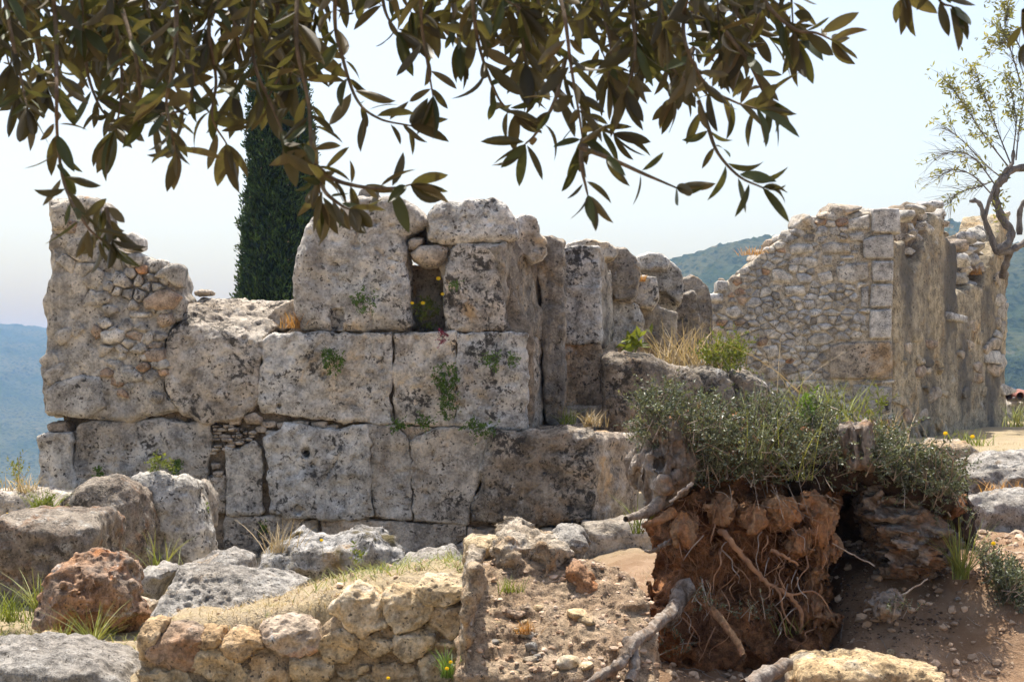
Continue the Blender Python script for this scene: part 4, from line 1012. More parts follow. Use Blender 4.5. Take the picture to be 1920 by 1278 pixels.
# crumbling block and bank of earth right of the low wall
bank = empty('crumbling_bank', px(1000, 1290, 7.3), 'crumbling block of pebbly conglomerate with sheer left edge and earth slope', 'rock')
def bk(name, poly, Y, mat, **kw):
    a = dict(depth=0.6, r=0.08, vox=0.011, low=0.05, lf=5, hi=0.02, hf=16, pit=0.012, pf=26, shrink=0.0, ridge=0.05); a.update(kw)
    return stone(name, poly, Y, mat, bank, **a)
bk('block_top', [(883, 1058), (927, 1050), (937, 1020), (950, 1007), (993, 1012), (1040, 1016), (1064, 1028), (1068, 1042), (1056, 1075), (1050, 1110), (1000, 1180), (880, 1200)], 7.72, CONGL, depth=0.7)
bk('block_stone', [(868, 1017), (885, 1011), (925, 1009), (940, 1020), (930, 1048), (895, 1052), (872, 1060)], 7.85, YEL, depth=0.35, ridge=0.01, low=0.02)
bk('block_stone', [(1020, 1018), (1050, 1000), (1077, 992), (1098, 1002), (1106, 1028), (1090, 1050), (1030, 1040)], 8.0, GREYB, depth=0.4, ridge=0.015, low=0.02)
bk('block_stone', [(1062, 1066), (1072, 1056), (1092, 1062), (1112, 1075), (1128, 1108), (1120, 1135), (1102, 1138), (1084, 1122), (1066, 1108)], 7.62, ORANGE, depth=0.3, ridge=0.03, low=0.03, cuts=[(1095, 1112, 0.0, 0.2, -0.6, 0.75, 0.03)])
SOIL = stone_mat('red_brown_earth', (0.35, 0.245, 0.155), (0.45, 0.335, 0.22), (0.50, 0.39, 0.28), 0.3, lichen=0.0, white=0.25, white_col=(0.5, 0.38, 0.27), var=0.0, sc=3.0, bump=1.0)
bslope = bk('earth_slope', [(866, 1120), (890, 1092), (1000, 1085), (1060, 1092), (1130, 1100), (1200, 1130), (1235, 1180), (1245, 1340), (862, 1340), (862, 1207)], 7.05, SOIL, depth=0.95, r=0.03, vox=0.013, low=0.04, ridge=0.025, pit=0.0, hi=0.016, hf=22,
   cuts=[(960, 1268, 0.0, 0.10, 0.86, 0.5, 0.05), (1170, 1200, -0.2, 0.45, 0.8, 0.45, 0.08)])
bk('block_edge', [(867, 1140), (872, 1082), (884, 1060), (900, 1062), (898, 1100), (888, 1150), (884, 1210), (880, 1340), (858, 1340), (863, 1207)], 7.03, CONGL, depth=0.7, r=0.04, vox=0.011, low=0.03, ridge=0.03)
EMB = [(RS.uniform(872, 1010), RS.uniform(1175, 1276), RS.uniform(.012, .034), RS.choice([CONGL, GREYB, YEL, CONGL])) for k in range(48)]
for x, y, s, m in EMB + [(950, 1146, .045, RED_R), (970, 1152, .035, RED_R), (1080, 1150, .05, YEL), (1100, 1165, .045, YEL), (1010, 1140, .03, YEL), (1070, 1240, .05, YEL), (1098, 1250, .04, YEL), (985, 1165, .02, YEL), (930, 1170, .03, YEL),
                   (925, 1205, .03, GREYB), (905, 1190, .03, GREYB), (895, 1225, .035, CONGL), (920, 1240, .03, CONGL), (945, 1262, .03, CONGL), (905, 1258, .03, CONGL), (1130, 1262, .035, RED_R), (1040, 1262, .02, YEL), (975, 1245, .025, CONGL)]:
    w = -0.95 * (1278 - y) / 190 * 0.62
    loose('embedded_stone', px(x, y, 7.05 - w + 0.0), s, m, bank)
_p = (1 + 5 ** 0.5) / 2
ICO_V = np.array([(-1, _p, 0), (1, _p, 0), (-1, -_p, 0), (1, -_p, 0), (0, -1, _p), (0, 1, _p), (0, -1, -_p), (0, 1, -_p), (_p, 0, -1), (_p, 0, 1), (-_p, 0, -1), (-_p, 0, 1)]) / 1.9
ICO_F = np.array([(0, 11, 5), (0, 5, 1), (0, 1, 7), (0, 7, 10), (0, 10, 11), (1, 5, 9), (5, 11, 4), (11, 10, 2), (10, 7, 6), (7, 1, 8), (3, 9, 4), (3, 4, 2), (3, 2, 6), (3, 6, 8), (3, 8, 9), (4, 9, 5), (2, 4, 11), (6, 2, 10), (8, 6, 7), (9, 8, 1)])
def crumbs_on(o, n, s0, s1, mat, parent, name, seed, up=0.35):
    """crumbs lying on the upward faces of a mesh: one part, uncountable"""
    rs = np.random.RandomState(seed); me = o.data
    v = np.empty(len(me.vertices) * 3, np.float32); me.vertices.foreach_get('co', v); v = v.reshape(-1, 3)
    nn = np.empty(len(me.vertices) * 3, np.float32); me.vertices.foreach_get('normal', nn); nn = nn.reshape(-1, 3)
    k = np.where((nn[:, 2] > up) & (nn[:, 1] < 0.6))[0]; k = rs.choice(k, n)
    m = MB()
    for i in k:
        s = s0 + (s1 - s0) * rs.rand() ** 5
        a = rs.rand() * 6.28; c, sn = math.cos(a), math.sin(a)
        q = ICO_V * (1 + 0.2 * rs.normal(size=(12, 1))) * s * np.array([1, rs.uniform(.6, 1), rs.uniform(.5, .9)])
        q = np.column_stack([q[:, 0] * c - q[:, 1] * sn, q[:, 0] * sn + q[:, 1] * c, q[:, 2] * 0.8])
        m.add(q + v[i] + rs.normal(0, 0.006, 3) * (1, 1, 0), ICO_F)
    ob = m.build(name, mat, parent, False); ob['kind'] = 'stuff'
CRUMB = plain_mat('stone_crumbs', (0.50, 0.39, 0.29), 0.9, 0.4, 9, (0.36, 0.23, 0.14), 0.3)
crumbs_on(bslope, 1500, 0.003, 0.022, CRUMB, bank, 'crumbs', 5)
for x, y, Y, s, m, lb in [(1182, 1132, 8.35, .060, YEL, 'angular cream stone lying on the red earth left of the stump'), (978, 1000, 9.6, .05, GREYB, 'round white stone behind the crumbling block')]:
    tag(loose('stone', px(x, y, Y), s, m), lb, 'stone')

# rocks at right below the house
def rb(poly, Y, mat, label, **kw):
    a = dict(vox=0.016, depth=0.7, r=0.12, low=0.05); a.update(kw)
    return boulder(poly, Y, mat, label, **a)
rb([(1738, 850), (1770, 827), (1795, 830), (1822, 829), (1852, 857), (1838, 880), (1790, 900), (1745, 885)], 14.0, CONGL, 'rusty brown boulder at the foot of the house side wall')
rb([(1836, 868), (1862, 852), (1896, 852), (1960, 845), (1960, 900), (1840, 900)], 13.2, GREYB, 'low pale rock at the right edge, highest of the outcrop rows', cuts=[(1900, 870, 0, 0, 0.8, 0.6, 0.05)])
rb([(1802, 896), (1838, 880), (1880, 876), (1960, 880), (1960, 945), (1810, 942)], 12.2, GREYB, 'middle row of rough pale outcrop rock at the right edge', cuts=[(1880, 905, 0, 0, 0.75, 0.65, 0.05)], ridge=0.05)
rb([(1838, 948), (1870, 936), (1960, 930), (1960, 1090), (1850, 1080), (1845, 1000)], 10.8, GREYB, 'broad grey outcrop rock at right edge behind the lower bush', ridge=0.04, low=0.06, cuts=[(1900, 960, 0, 0, 0.6, 0.8, 0.05)])
rb([(1500, 1278), (1508, 1257), (1535, 1245), (1600, 1247), (1648, 1243), (1693, 1254), (1740, 1268), (1780, 1278), (1780, 1330), (1500, 1330)], 7.25, YEL, 'pale pinkish flat rock at the bottom edge below the hollow', vox=0.011, depth=0.5, r=0.06, ridge=0.02, low=0.03, cuts=[(1640, 1262, 0, 0, 0.9, 0.4, 0.04)])

# ------------------------------------------------------------------ uprooted stump with its ball of roots and earth
def wood_mat(name, c1, c2, c3, sx=14, sz=2.2, bump=0.9, tilt=0.0):
    t = NT(name)
    src = t.pos
    if tilt:                                               # grain runs aslant
        vr = t.n('ShaderNodeVectorRotate', rotation_type='Y_AXIS'); t.set(vr.inputs['Vector'], t.pos); vr.inputs['Angle'].default_value = tilt; src = vr.outputs[0]
    v = t.scaled(sx, sx, sz, vec=src)
    g = t.noise(1.0, 7, 0.65, vec=v, dist=0.8)
    col = t.mix(t.ramp(g, 0.36, 0.62), c1, c2)
    col = t.mix(t.ramp(t.noise(5.0, 5, 0.6), 0.50, 0.68), col, c3)
    col = t.mix(1.0, col, t.ramp(t.noise(40, 4, 0.7), 0.3, 0.7, 0.6, 1.2), 'MULTIPLY')
    h = t.math('ADD', g, t.math('MULTIPLY', t.noise(60, 4, 0.6), 0.3))
    return t.done(t.principled(col, 0.85, t.bump(h, bump, 0.03), 0.25))
WOOD_LOG = wood_mat('split_log_wood', (0.13, 0.085, 0.055), (0.34, 0.29, 0.24), (0.26, 0.14, 0.07), 16, 2.4, 1.0, tilt=1.05)
WOOD = wood_mat('weathered_grey_wood', (0.17, 0.125, 0.09), (0.36, 0.31, 0.26), (0.24, 0.14, 0.075))
WOOD_R = wood_mat('reddish_root_wood', (0.26, 0.13, 0.065), (0.36, 0.22, 0.12), (0.40, 0.19, 0.08))
DTWIG = plain_mat('dark_dry_twig', (0.22, 0.17, 0.13), 0.85, 0.25, 20, (0.15, 0.11, 0.08))
ROOTC = plain_mat('root_bark', (0.38, 0.21, 0.11), 0.85, 0.25, 20, (0.26, 0.14, 0.08), 0.4)
TWIGC = plain_mat('dry_twig', (0.36, 0.30, 0.24), 0.85, 0.25, 20, (0.24, 0.18, 0.14))
REARTH = stone_mat('root_earth', (0.17, 0.078, 0.038), (0.30, 0.145, 0.065), (0.44, 0.20, 0.08), 0.6, lichen=0.35, lichen_col=(0.05, 0.027, 0.016), white=0.1, white_col=(0.32, 0.22, 0.14), var=0.0, sc=3.0, bump=1.0)

stump = empty('uprooted_stump', px(1450, 1200, 8.5), 'uprooted tree stump, red earth and dangling roots, with a dark hollow', 'stump')
def sp(name, poly, Y, mat, **kw):
    a = dict(depth=0.7, r=0.2, vox=0.013, low=0.07, lf=4, hi=0.025, hf=12, pit=0.02, pf=16, shrink=0.0, ridge=0.09); a.update(kw)
    return stone(name, poly, Y, mat, stump, **a)
sp('root_ball', [(1240, 935), (1262, 905), (1313, 900), (1420, 890), (1512, 905), (1560, 925), (1575, 965), (1562, 1000), (1556, 1060), (1546, 1107), (1540, 1150), (1470, 1185), (1400, 1230), (1330, 1240), (1260, 1215), (1225, 1190), (1240, 1130), (1256, 1080), (1250, 1030), (1236, 985)], 8.30, REARTH, shrink=0.02, ridge=0.13, low=0.09,
   cuts=[(1400, 1010, 0.04, 0.0, -0.30, 0.95, 0.12)])
sp('root_foot', [(1215, 1190), (1250, 1130), (1280, 1100), (1340, 1110), (1400, 1150), (1480, 1180), (1560, 1165), (1590, 1200), (1560, 1262), (1400, 1290), (1230, 1290)], 8.05, REARTH, depth=0.8, cuts=[(1380, 1200, 0.0, 0.0, 0.75, 0.66, 0.1)])
sp('burl', [(1196, 872), (1208, 850), (1226, 838), (1240, 812), (1256, 800), (1268, 815), (1280, 836), (1304, 868), (1312, 905), (1296, 925), (1262, 940), (1240, 960), (1222, 928), (1210, 910), (1200, 892)], 8.18, WOOD, depth=0.5, r=0.16, ridge=0.07, low=0.05, lf=7, stretch=(1, 1, 0.5), vox=0.010, holes=[(1236, 870, 0.03, 0.05), (1262, 880, 0.02, 0.04)])
sp('sawn_stub', [(1224, 905), (1236, 890), (1252, 888), (1264, 900), (1266, 920), (1252, 932), (1232, 932), (1224, 920)], 8.08, WOOD, depth=0.3, r=0.03, ridge=0.0, low=0.015, vox=0.009)
sp('hollow_log', [(1632, 950), (1640, 932), (1656, 918), (1674, 936), (1700, 945), (1729, 955), (1783, 985), (1822, 1015), (1814, 1058), (1768, 1082), (1720, 1080), (1680, 1086), (1672, 1062), (1658, 1026), (1642, 984)], 8.22, WOOD_LOG, shrink=0.035, depth=0.55, r=0.16, ridge=0.12, low=0.06, lf=6, stretch=(0.4, 1.2, 1.5), vox=0.010, hi=0.03,
   cuts=[(1700, 1060, 0.02, 0.0, -0.5, 0.85, 0.06)])
SHADE_EARTH = stone_mat('hollow_shade_earth', (0.045, 0.03, 0.022), (0.07, 0.045, 0.03), (0.10, 0.055, 0.03), 0.3, lichen=0.0, white=0.0, var=0.0, sc=3.0, bump=1.0)  # near-black earth colour standing in for the shade inside the hollow
sp('root_back', [(1300, 840), (1560, 820), (1700, 850), (1800, 900), (1840, 980), (1840, 1200), (1560, 1200), (1300, 1100)], 9.35, SHADE_EARTH, depth=0.4, r=0.1, vox=0.025)
sp('root_roof', [(1480, 868), (1560, 860), (1660, 880), (1760, 905), (1800, 950), (1760, 960), (1700, 938), (1640, 915), (1600, 912), (1555, 925), (1490, 930)], 8.28, SHADE_EARTH, depth=1.25, r=0.05, vox=0.02, low=0.03, ridge=0.03)
sp('root_crown', [(1225, 850), (1262, 800), (1330, 778), (1420, 800), (1540, 800), (1640, 850), (1760, 895), (1815, 950), (1790, 975), (1660, 915), (1520, 925), (1320, 920)], 8.50, REARTH, depth=0.6, r=0.16, vox=0.02)
sp('stump_post', [(1572, 806), (1580, 796), (1586, 806), (1596, 793), (1606, 803), (1616, 799), (1630, 794), (1635, 835), (1640, 880), (1590, 880), (1578, 840)], 8.22, WOOD, cracks=[([(1590, 800), (1594, 830), (1598, 860)], 0.008, 0.05), ([(1612, 805), (1616, 850)], 0.008, 0.05)], depth=0.2, r=0.03, ridge=0.03, low=0.015, stretch=(1.6, 1, 0.25), vox=0.009)
sp('root_flange', [(1505, 940), (1530, 928), (1558, 938), (1574, 968), (1562, 1005), (1570, 1030), (1552, 1062), (1540, 1107), (1550, 1140), (1576, 1172), (1560, 1182), (1524, 1176), (1510, 1150), (1520, 1105), (1534, 1062), (1526, 1020), (1496, 985)], 8.12, WOOD_R, shrink=0.02, depth=0.3, r=0.06, ridge=0.085, low=0.06, lf=8, stretch=(1.2, 1, 0.7), vox=0.0095, hi=0.02)
for pl in ([(1392, 968), (1410, 950), (1432, 958), (1440, 980), (1420, 996), (1398, 990)], [(1445, 952), (1470, 940), (1496, 950), (1500, 976), (1474, 990), (1450, 978)], [(1490, 1005), (1508, 990), (1526, 1002), (1522, 1034), (1500, 1040), (1488, 1024)], [(1330, 950), (1352, 935), (1376, 948), (1370, 972), (1344, 978)], [(1262, 985), (1280, 968), (1300, 980), (1296, 1012), (1272, 1020)]):
    sp('root_knot', pl, 8.10 + RS.uniform(-0.03, 0.04), WOOD_R, depth=0.2, r=0.05, ridge=0.06, low=0.04, lf=9, stretch=(1, 1, 0.6), vox=0.0095, hi=0.022)
sp('wood_lump', [(1640, 1135), (1655, 1120), (1680, 1118), (1692, 1132), (1690, 1152), (1672, 1165), (1645, 1160)], 7.95, WOOD, depth=0.18, r=0.05, ridge=0.04, low=0.03, lf=9, vox=0.009)
# thick roots
def root(pts, r0, r1, mat=ROOTC, name='root', n=6, wob=0.12):
    P = smooth_line([px(*p) for p in pts], n)
    P = [Vector(p) + Vector((RS.uniform(-1, 1), RS.uniform(-1, 1), RS.uniform(-1, 1))) * (r1 * 0.9 if r0 < 0.02 else r1 * 0.22) for p in P]
    m = MB(); k = len(P)
    m.tube(P, [r0 + (r1 - r0) * i / (k - 1) for i in range(k)], 8 if r0 < 0.02 else 14, wob=wob if r0 < 0.02 else wob * 0.4, seed=RS.random() * 9)
    return m.build(name, mat, stump)
root([(1435, 1089, 8.05), (1462, 1112, 8.0), (1470, 1150, 8.0), (1492, 1180, 7.98)], 0.008, 0.004)
root([(1480, 1116, 8.03), (1530, 1110, 8.02), (1560, 1150, 8.0)], 0.006, 0.003)
root([(1349, 994, 8.16), (1368, 1010, 8.08), (1395, 1044, 8.06), (1435, 1089, 8.04), (1480, 1116, 8.02), (1503, 1150, 8.02), (1504, 1184, 8.02)], 0.016, 0.009)
root([(1240, 940, 8.2), (1215, 958, 8.15), (1195, 966, 8.1), (1172, 973, 8.05)], 0.035, 0.014, WOOD)
root([(1262, 960, 8.15), (1235, 975, 8.1), (1205, 985, 8.12)], 0.03, 0.012, WOOD_R)
root([(1262, 1012, 8.2), (1240, 1022, 8.1), (1225, 1034, 8.1), (1210, 1030, 8.12)], 0.014, 0.007, WOOD)
root([(1096, 1286, 7.0), (1135, 1262, 7.0), (1168, 1236, 7.05), (1186, 1205, 7.15), (1225, 1175, 7.5), (1262, 1140, 7.9), (1290, 1110, 8.15)], 0.02, 0.032, WOOD, wob=0.45)
root([(1178, 1200, 7.2), (1190, 1240, 7.1), (1180, 1280, 7.02)], 0.03, 0.022, WOOD, wob=0.25)
root([(1290, 1100, 8.1), (1272, 1120, 8.05), (1262, 1150, 7.95), (1250, 1165, 7.95)], 0.05, 0.03, WOOD, wob=0.3)
root([(1320, 1130, 7.98), (1350, 1160, 7.9), (1380, 1200, 7.8), (1395, 1230, 7.72)], 0.022, 0.014, WOOD_R)
root([(1230, 1185, 7.7), (1222, 1215, 7.6), (1212, 1248, 7.5)], 0.012, 0.006, TWIGC)
root([(1400, 1290, 7.2), (1440, 1262, 7.3), (1480, 1245, 7.4)], 0.045, 0.03, WOOD, wob=0.3)
root([(1448, 1030, 8.06), (1470, 1042, 8.02), (1495, 1058, 8.04)], 0.010, 0.006)
root([(1300, 905, 8.1), (1275, 925, 8.05), (1255, 942, 8.05)], 0.010, 0.006, TWIGC)
root([(1640, 1060, 8.05), (1600, 1040, 8.1), (1560, 1018, 8.05)], 0.004, 0.003, TWIGC)
root([(1620, 1145, 8.1), (1660, 1130, 8.05), (1700, 1110, 8.0), (1740, 1085, 8.0)], 0.006, 0.004, TWIGC)
for k in range(46):                                            # hanging rootlets
    x, y = RS.uniform(1255, 1550), RS.uniform(960, 1180)
    pts = [(x, y, 8.12 + RS.uniform(-.06, .06))]
    dx = RS.uniform(-9, 9)
    for j in range(RS.randint(2, 4)):
        x += dx + RS.uniform(-14, 14); y += RS.uniform(8, 26); pts.append((x, y, 8.08 - (y - 1000) * 0.0009 + RS.uniform(-.06, .05)))
    root(pts, RS.uniform(0.002, 0.005), 0.0012, RS.choice([ROOTC, ROOTC, TWIGC]), 'rootlet', 4, 0)
for k in range(22):                                            # dry twigs under the bush
    x, y = RS.uniform(1330, 1560), RS.uniform(880, 945)
    a = RS.uniform(-1.2, 1.5); l = RS.uniform(30, 80)
    pts = [(x, y, 8.1), (x + l * 0.5 * math.cos(a), y + l * 0.5 * math.sin(a) + RS.uniform(-8, 8), 8.0), (x + l * math.cos(a), y + l * math.sin(a), 7.95 + RS.uniform(-.08, .08))]
    root(pts, 0.0022, 0.0010, DTWIG, 'dry_twig', 4, 0)

# matted fibres hanging from the ball (uncountable)
fib = MB()
for k in range(420):
    x, y = RS.uniform(1248, 1552), RS.uniform(930, 1190)
    p = px(x, y, 8.16 + RS.uniform(-.07, .04)); P = [p]; d = Vector((RS.uniform(-.5, .5), -0.15, RS.uniform(-1, -.2)))
    for j in range(4):
        d = d + Vector((RS.gauss(0, .35), RS.gauss(0, .2), RS.gauss(-.05, .3))); P.append(P[-1] + d.normalized() * RS.uniform(0.015, 0.04))
    fib.tube(P, [0.0016, 0.0014, 0.0012, 0.0010, 0.0006], 3)
fo = fib.build('root_fibres', ROOTC, stump); fo['kind'] = 'stuff'

# leaf litter on the hollow floor, coloured darker to deepen the shade (uncountable)
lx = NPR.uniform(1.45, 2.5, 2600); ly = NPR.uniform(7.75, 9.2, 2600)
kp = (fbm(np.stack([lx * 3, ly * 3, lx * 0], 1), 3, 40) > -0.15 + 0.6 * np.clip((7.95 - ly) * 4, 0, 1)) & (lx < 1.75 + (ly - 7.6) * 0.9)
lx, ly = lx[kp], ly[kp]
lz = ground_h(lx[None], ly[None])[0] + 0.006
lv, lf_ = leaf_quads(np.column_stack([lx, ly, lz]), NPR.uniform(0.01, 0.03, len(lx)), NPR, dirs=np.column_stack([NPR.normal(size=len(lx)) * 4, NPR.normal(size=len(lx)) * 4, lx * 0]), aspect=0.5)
lit = link('leaf_litter', mesh_np('leaf_litter', lv, lf_, False), None, plain_mat('shade_dark_litter', (0.06, 0.04, 0.028), 0.9, 0.5, 9, (0.09, 0.06, 0.04)))
tag(lit, 'dark leaf litter, deepened as shade, on the floor of the hollow under the stump', 'litter', kind='stuff')

# dry sticks lying about on the soil (uncountable)
st = MB()
for k in range(170):
    x, y = RS.uniform(0.35, 3.0), RS.uniform(7.1, 9.6); a = RS.uniform(0, 6.28); L = RS.uniform(0.03, 0.16)
    P = [Vector((x + math.cos(a) * L * q + RS.gauss(0, .004), y + math.sin(a) * L * q, 0)) for q in (0, .4, .7, 1)]
    for p in P: p.z = gz(p.x, p.y) + 0.006
    st.tube(P, [0.0022, 0.002, 0.0015, 0.001], 4)
so = st.build('dry_sticks', TWIGC); tag(so, 'thin dry sticks and roots lying on the bare soil', 'sticks', kind='stuff')

# small stones and crumbs strewn over the bare earth (uncountable)
mb = MB()
def scatter(n, x0, x1, y0, y1, s0, s1, reject=None):
    X = NPR.uniform(x0, x1, n); Y = NPR.uniform(y0, y1, n)
    if reject is not None:
        k = ~reject(X, Y); X, Y = X[k], Y[k]
    Z = ground_h(X[None, :], Y[None, :])[0]
    for x, y, z in zip(X, Y, Z):
        s = s0 + (s1 - s0) * NPR.rand() ** 4
        a = NPR.rand() * 6.28; c, sn = math.cos(a), math.sin(a)
        v = ICO_V * (1 + 0.2 * NPR.normal(size=(12, 1))) * s * np.array([1, NPR.uniform(.6, 1), NPR.uniform(.5, .9)])
        v = np.column_stack([v[:, 0] * c - v[:, 1] * sn, v[:, 0] * sn + v[:, 1] * c, v[:, 2]])
        mb.add(v + (x, y, z + s * 0.2), ICO_F)
scatter(3800, 0.3, 3.2, 6.9, 10.2, 0.004, 0.032)
scatter(900, -3.0, 0.2, 7.0, 12.5, 0.005, 0.035)
scatter(500, 2.0, 5.5, 9.0, 16.0, 0.008, 0.05)
v = np.concatenate(mb.v); f = np.concatenate(mb.f)
g = link('gravel', mesh_np('gravel', v, f, False), None, plain_mat('gravel_stone', (0.50, 0.38, 0.27), 0.9, 0.35, 9, (0.36, 0.24, 0.15), 0.3))
tag(g, 'small stones and crumbs strewn over the bare earth', 'gravel', kind='stuff')
for x, y, Y, s, m, lb in [(1795, 1248, 7.4, .05, YEL, 'pale stone at bottom right, second from the right edge'), (1905, 1228, 7.5, .035, YEL, 'white stone at the right edge near the bottom'), (1700, 1265, 7.3, .05, RED_R, 'reddish stone on the earth beside the flat bottom rock'),
                       (1850, 1268, 7.3, .04, RED_R, 'reddish stone low in the bottom right corner'), (1672, 1202, 7.9, .028, YEL, 'small cream stone on the lit earth before the hollow'), (1795, 1105, 8.3, .02, GREYB, 'little white stone at the foot of the grass clump')]:
    tag(loose('stone', (px(x, y, Y).x, Y, gz(px(x, y, Y).x, Y) + s * 0.3), s, m), lb, 'stone')

# ------------------------------------------------------------------ plants
GREEN = plain_mat('fresh_green_leaf', (0.12, 0.20, 0.045), 0.55, 0.35, 9, (0.085, 0.15, 0.03), trans=0.3)
BUSH = plain_mat('small_glossy_leaf', (0.165, 0.185, 0.12), 0.42, 0.6, 9, (0.09, 0.11, 0.06), trans=0.2, spec=0.5)
YGREEN = plain_mat('yellow_green_leaf', (0.19, 0.22, 0.045), 0.6, 0.3, 9, (0.13, 0.17, 0.035), trans=0.3)
STRAW = plain_mat('dry_grass', (0.44, 0.36, 0.235), 0.8, 0.3, 6, (0.38, 0.29, 0.17), trans=0.15)
ORSTRAW = plain_mat('orange_dry_grass', (0.46, 0.27, 0.10), 0.8, 0.3, 6, (0.38, 0.21, 0.08), trans=0.2)
GRASS = plain_mat('green_grass', (0.15, 0.19, 0.05), 0.6, 0.3, 6, (0.22, 0.23, 0.08), trans=0.3)
YELLOW = plain_mat('yellow_petal', (0.75, 0.52, 0.02), 0.6, 0.1, 6, (0.7, 0.45, 0.02), trans=0.3)
PINK = plain_mat('magenta_bloom', (0.33, 0.06, 0.13), 0.6, 0.3, 6, (0.22, 0.05, 0.08), trans=0.3)

def bush(name, label, cat, poly, Y0, Y1, mat, nb, leaf, blen, seed, group=None, stem_mat=TWIGC, per=24, up=0.5, stems=True, outward=(0, -0.5, 0.5), aspect=0.45, woody=0):
    """branchlets through the volume of a traced outline, each set with small leaves"""
    rs = np.random.RandomState(seed)
    ym = (Y0 + Y1) / 2
    A = np.array(poly, float); lo, hi_ = A.min(0), A.max(0)
    pts = []
    while len(pts) < nb:
        q = lo + rs.rand(nb, 2) * (hi_ - lo)
        d = poly_sdf(q, A)
        k = d < (rs.uniform(-0.22, 0.06, nb) + 0.42 * vnoise(np.column_stack([q / 38.0, q[:, 0] * 0]), seed) + 0.10 * (rs.rand(nb) < 0.06)) * (hi_ - lo).min() * 0.5
        pts += list(q[k])
    pts = np.array(pts[:nb])
    root_o = empty(name, px((lo[0] + hi_[0]) / 2, hi_[1], ym), label, cat, group)
    V, Fq, off = [], [], 0
    sm = MB()
    for i, (x, y) in enumerate(pts):
        edge = np.clip(-poly_sdf(np.array([[x, y]]), A)[0] / ((hi_ - lo).min() * 0.35), 0, 1)
        Y = ym + (rs.rand() - 0.5) * (Y1 - Y0) * (0.35 + 0.65 * edge)
        b = np.array(px(x, y, Y))
        d = rs.normal(size=3) * 0.6 + np.array(outward); d[2] += up * 0.4; d /= np.linalg.norm(d)
        L = blen * rs.uniform(0.6, 1.3)
        tt = rs.rand(per)
        bend = rs.normal(size=3) * 0.25
        P = b + d * (tt * L)[:, None] + bend * (L * tt ** 2)[:, None]
        v, f = leaf_quads(P, leaf * rs.uniform(0.5, 1.3, per) * rs.uniform(0.7, 1.25), rs, dirs=np.repeat(d[None], per, 0), spread=0.9, aspect=aspect)
        V.append(v); Fq.append(f + off); off += len(v)
        if stems and i % 3 == 0:
            sm.tube([b - d * L * 0.5, b + d * L * 0.5 + bend * L * 0.25, b + d * L + bend * L], [0.0030, 0.0022, 0.0010], 4)
    link('foliage', mesh_np('foliage', np.concatenate(V), np.concatenate(Fq), False), root_o, mat)
    if woody:                                              # bare woody stems showing between the leaves
        for k in range(woody):
            x, y = pts[rs.randint(len(pts))]; y2 = y + rs.uniform(20, 60)
            b = px(x + rs.uniform(-30, 30), y2, ym); e = px(x + rs.uniform(-25, 25), y - rs.uniform(10, 45), ym - rs.uniform(0.0, 0.4)); mid = (b + e) / 2 + Vector((rs.normal() * .03, rs.normal() * .03, 0))
            sm.tube([b, mid, e], [rs.uniform(0.003, 0.007), 0.003, 0.0012], 5)
    if stems: sm.build('stem', stem_mat, root_o)
    return root_o

bush('evergreen_bush', 'dense small-leaved green bush sprouting over the stump', 'bush',
     [(1191, 812), (1209, 763), (1241, 736), (1277, 727), (1331, 745), (1377, 762), (1431, 778), (1467, 766), (1512, 755), (1562, 776), (1580, 830), (1640, 880), (1590, 912), (1520, 905), (1440, 912), (1370, 905), (1313, 905), (1290, 860), (1268, 830), (1225, 845)],
     8.0, 8.9, BUSH, 2050, 0.018, 0.11, 51, woody=60)
bush('evergreen_bush', 'small-leaved bush hanging over the hollow log, right of the grey post', 'bush',
     [(1600, 870), (1640, 826), (1690, 818), (1715, 850), (1765, 872), (1820, 917), (1842, 953), (1840, 990), (1806, 988), (1756, 944), (1684, 914), (1610, 908)], 8.0, 8.8, BUSH, 760, 0.018, 0.11, 52, woody=34)
bush('evergreen_bush', 'low small-leaved bush at the right edge beside the grass clump', 'bush', [(1862, 1080), (1885, 1060), (1905, 1075), (1945, 1090), (1945, 1165), (1900, 1168), (1872, 1140)], 8.1, 8.6, BUSH, 420, 0.018, 0.10, 53)
bush('evergreen_bush', 'small sprig bush below the grass clump at right', 'bush', [(1820, 1030), (1850, 1020), (1880, 1060), (1870, 1090), (1830, 1070)], 8.2, 8.6, BUSH, 90, 0.014, 0.09, 54)
for i, (x, y, lb) in enumerate([(1330, 1130, 'sprig of small leaves low on the red root ball'), (1405, 1155, 'trailing leafy sprig on the front of the root ball'), (1255, 1210, 'tiny sprig at the lower left of the root ball'), (1690, 1140, 'creeping sprig on the earth before the hollow')]):
    bush('leafy_sprig', lb, 'plant', [(x - 30, y - 14), (x + 34, y - 18), (x + 40, y + 10), (x - 26, y + 16)], 7.88, 7.98, BUSH, 14, 0.014, 0.08, 60 + i, group='sprigs around the stump', per=16)
tf_ = bush('tall_thistle', 'pale thistle-like plant standing behind the grey post', 'plant', [(1612, 775), (1640, 745), (1655, 770), (1650, 805), (1625, 810)], 8.6, 8.8, YGREEN, 22, 0.035, 0.09, 71, aspect=0.2, per=12, up=1.4)
bush('leafy_weed', 'bright green leafy weed rising from the middle of the bush', 'plant', [(1490, 800), (1505, 745), (1530, 765), (1535, 800)], 8.2, 8.4, GREEN, 26, 0.03, 0.07, 72, per=9, up=1.2)

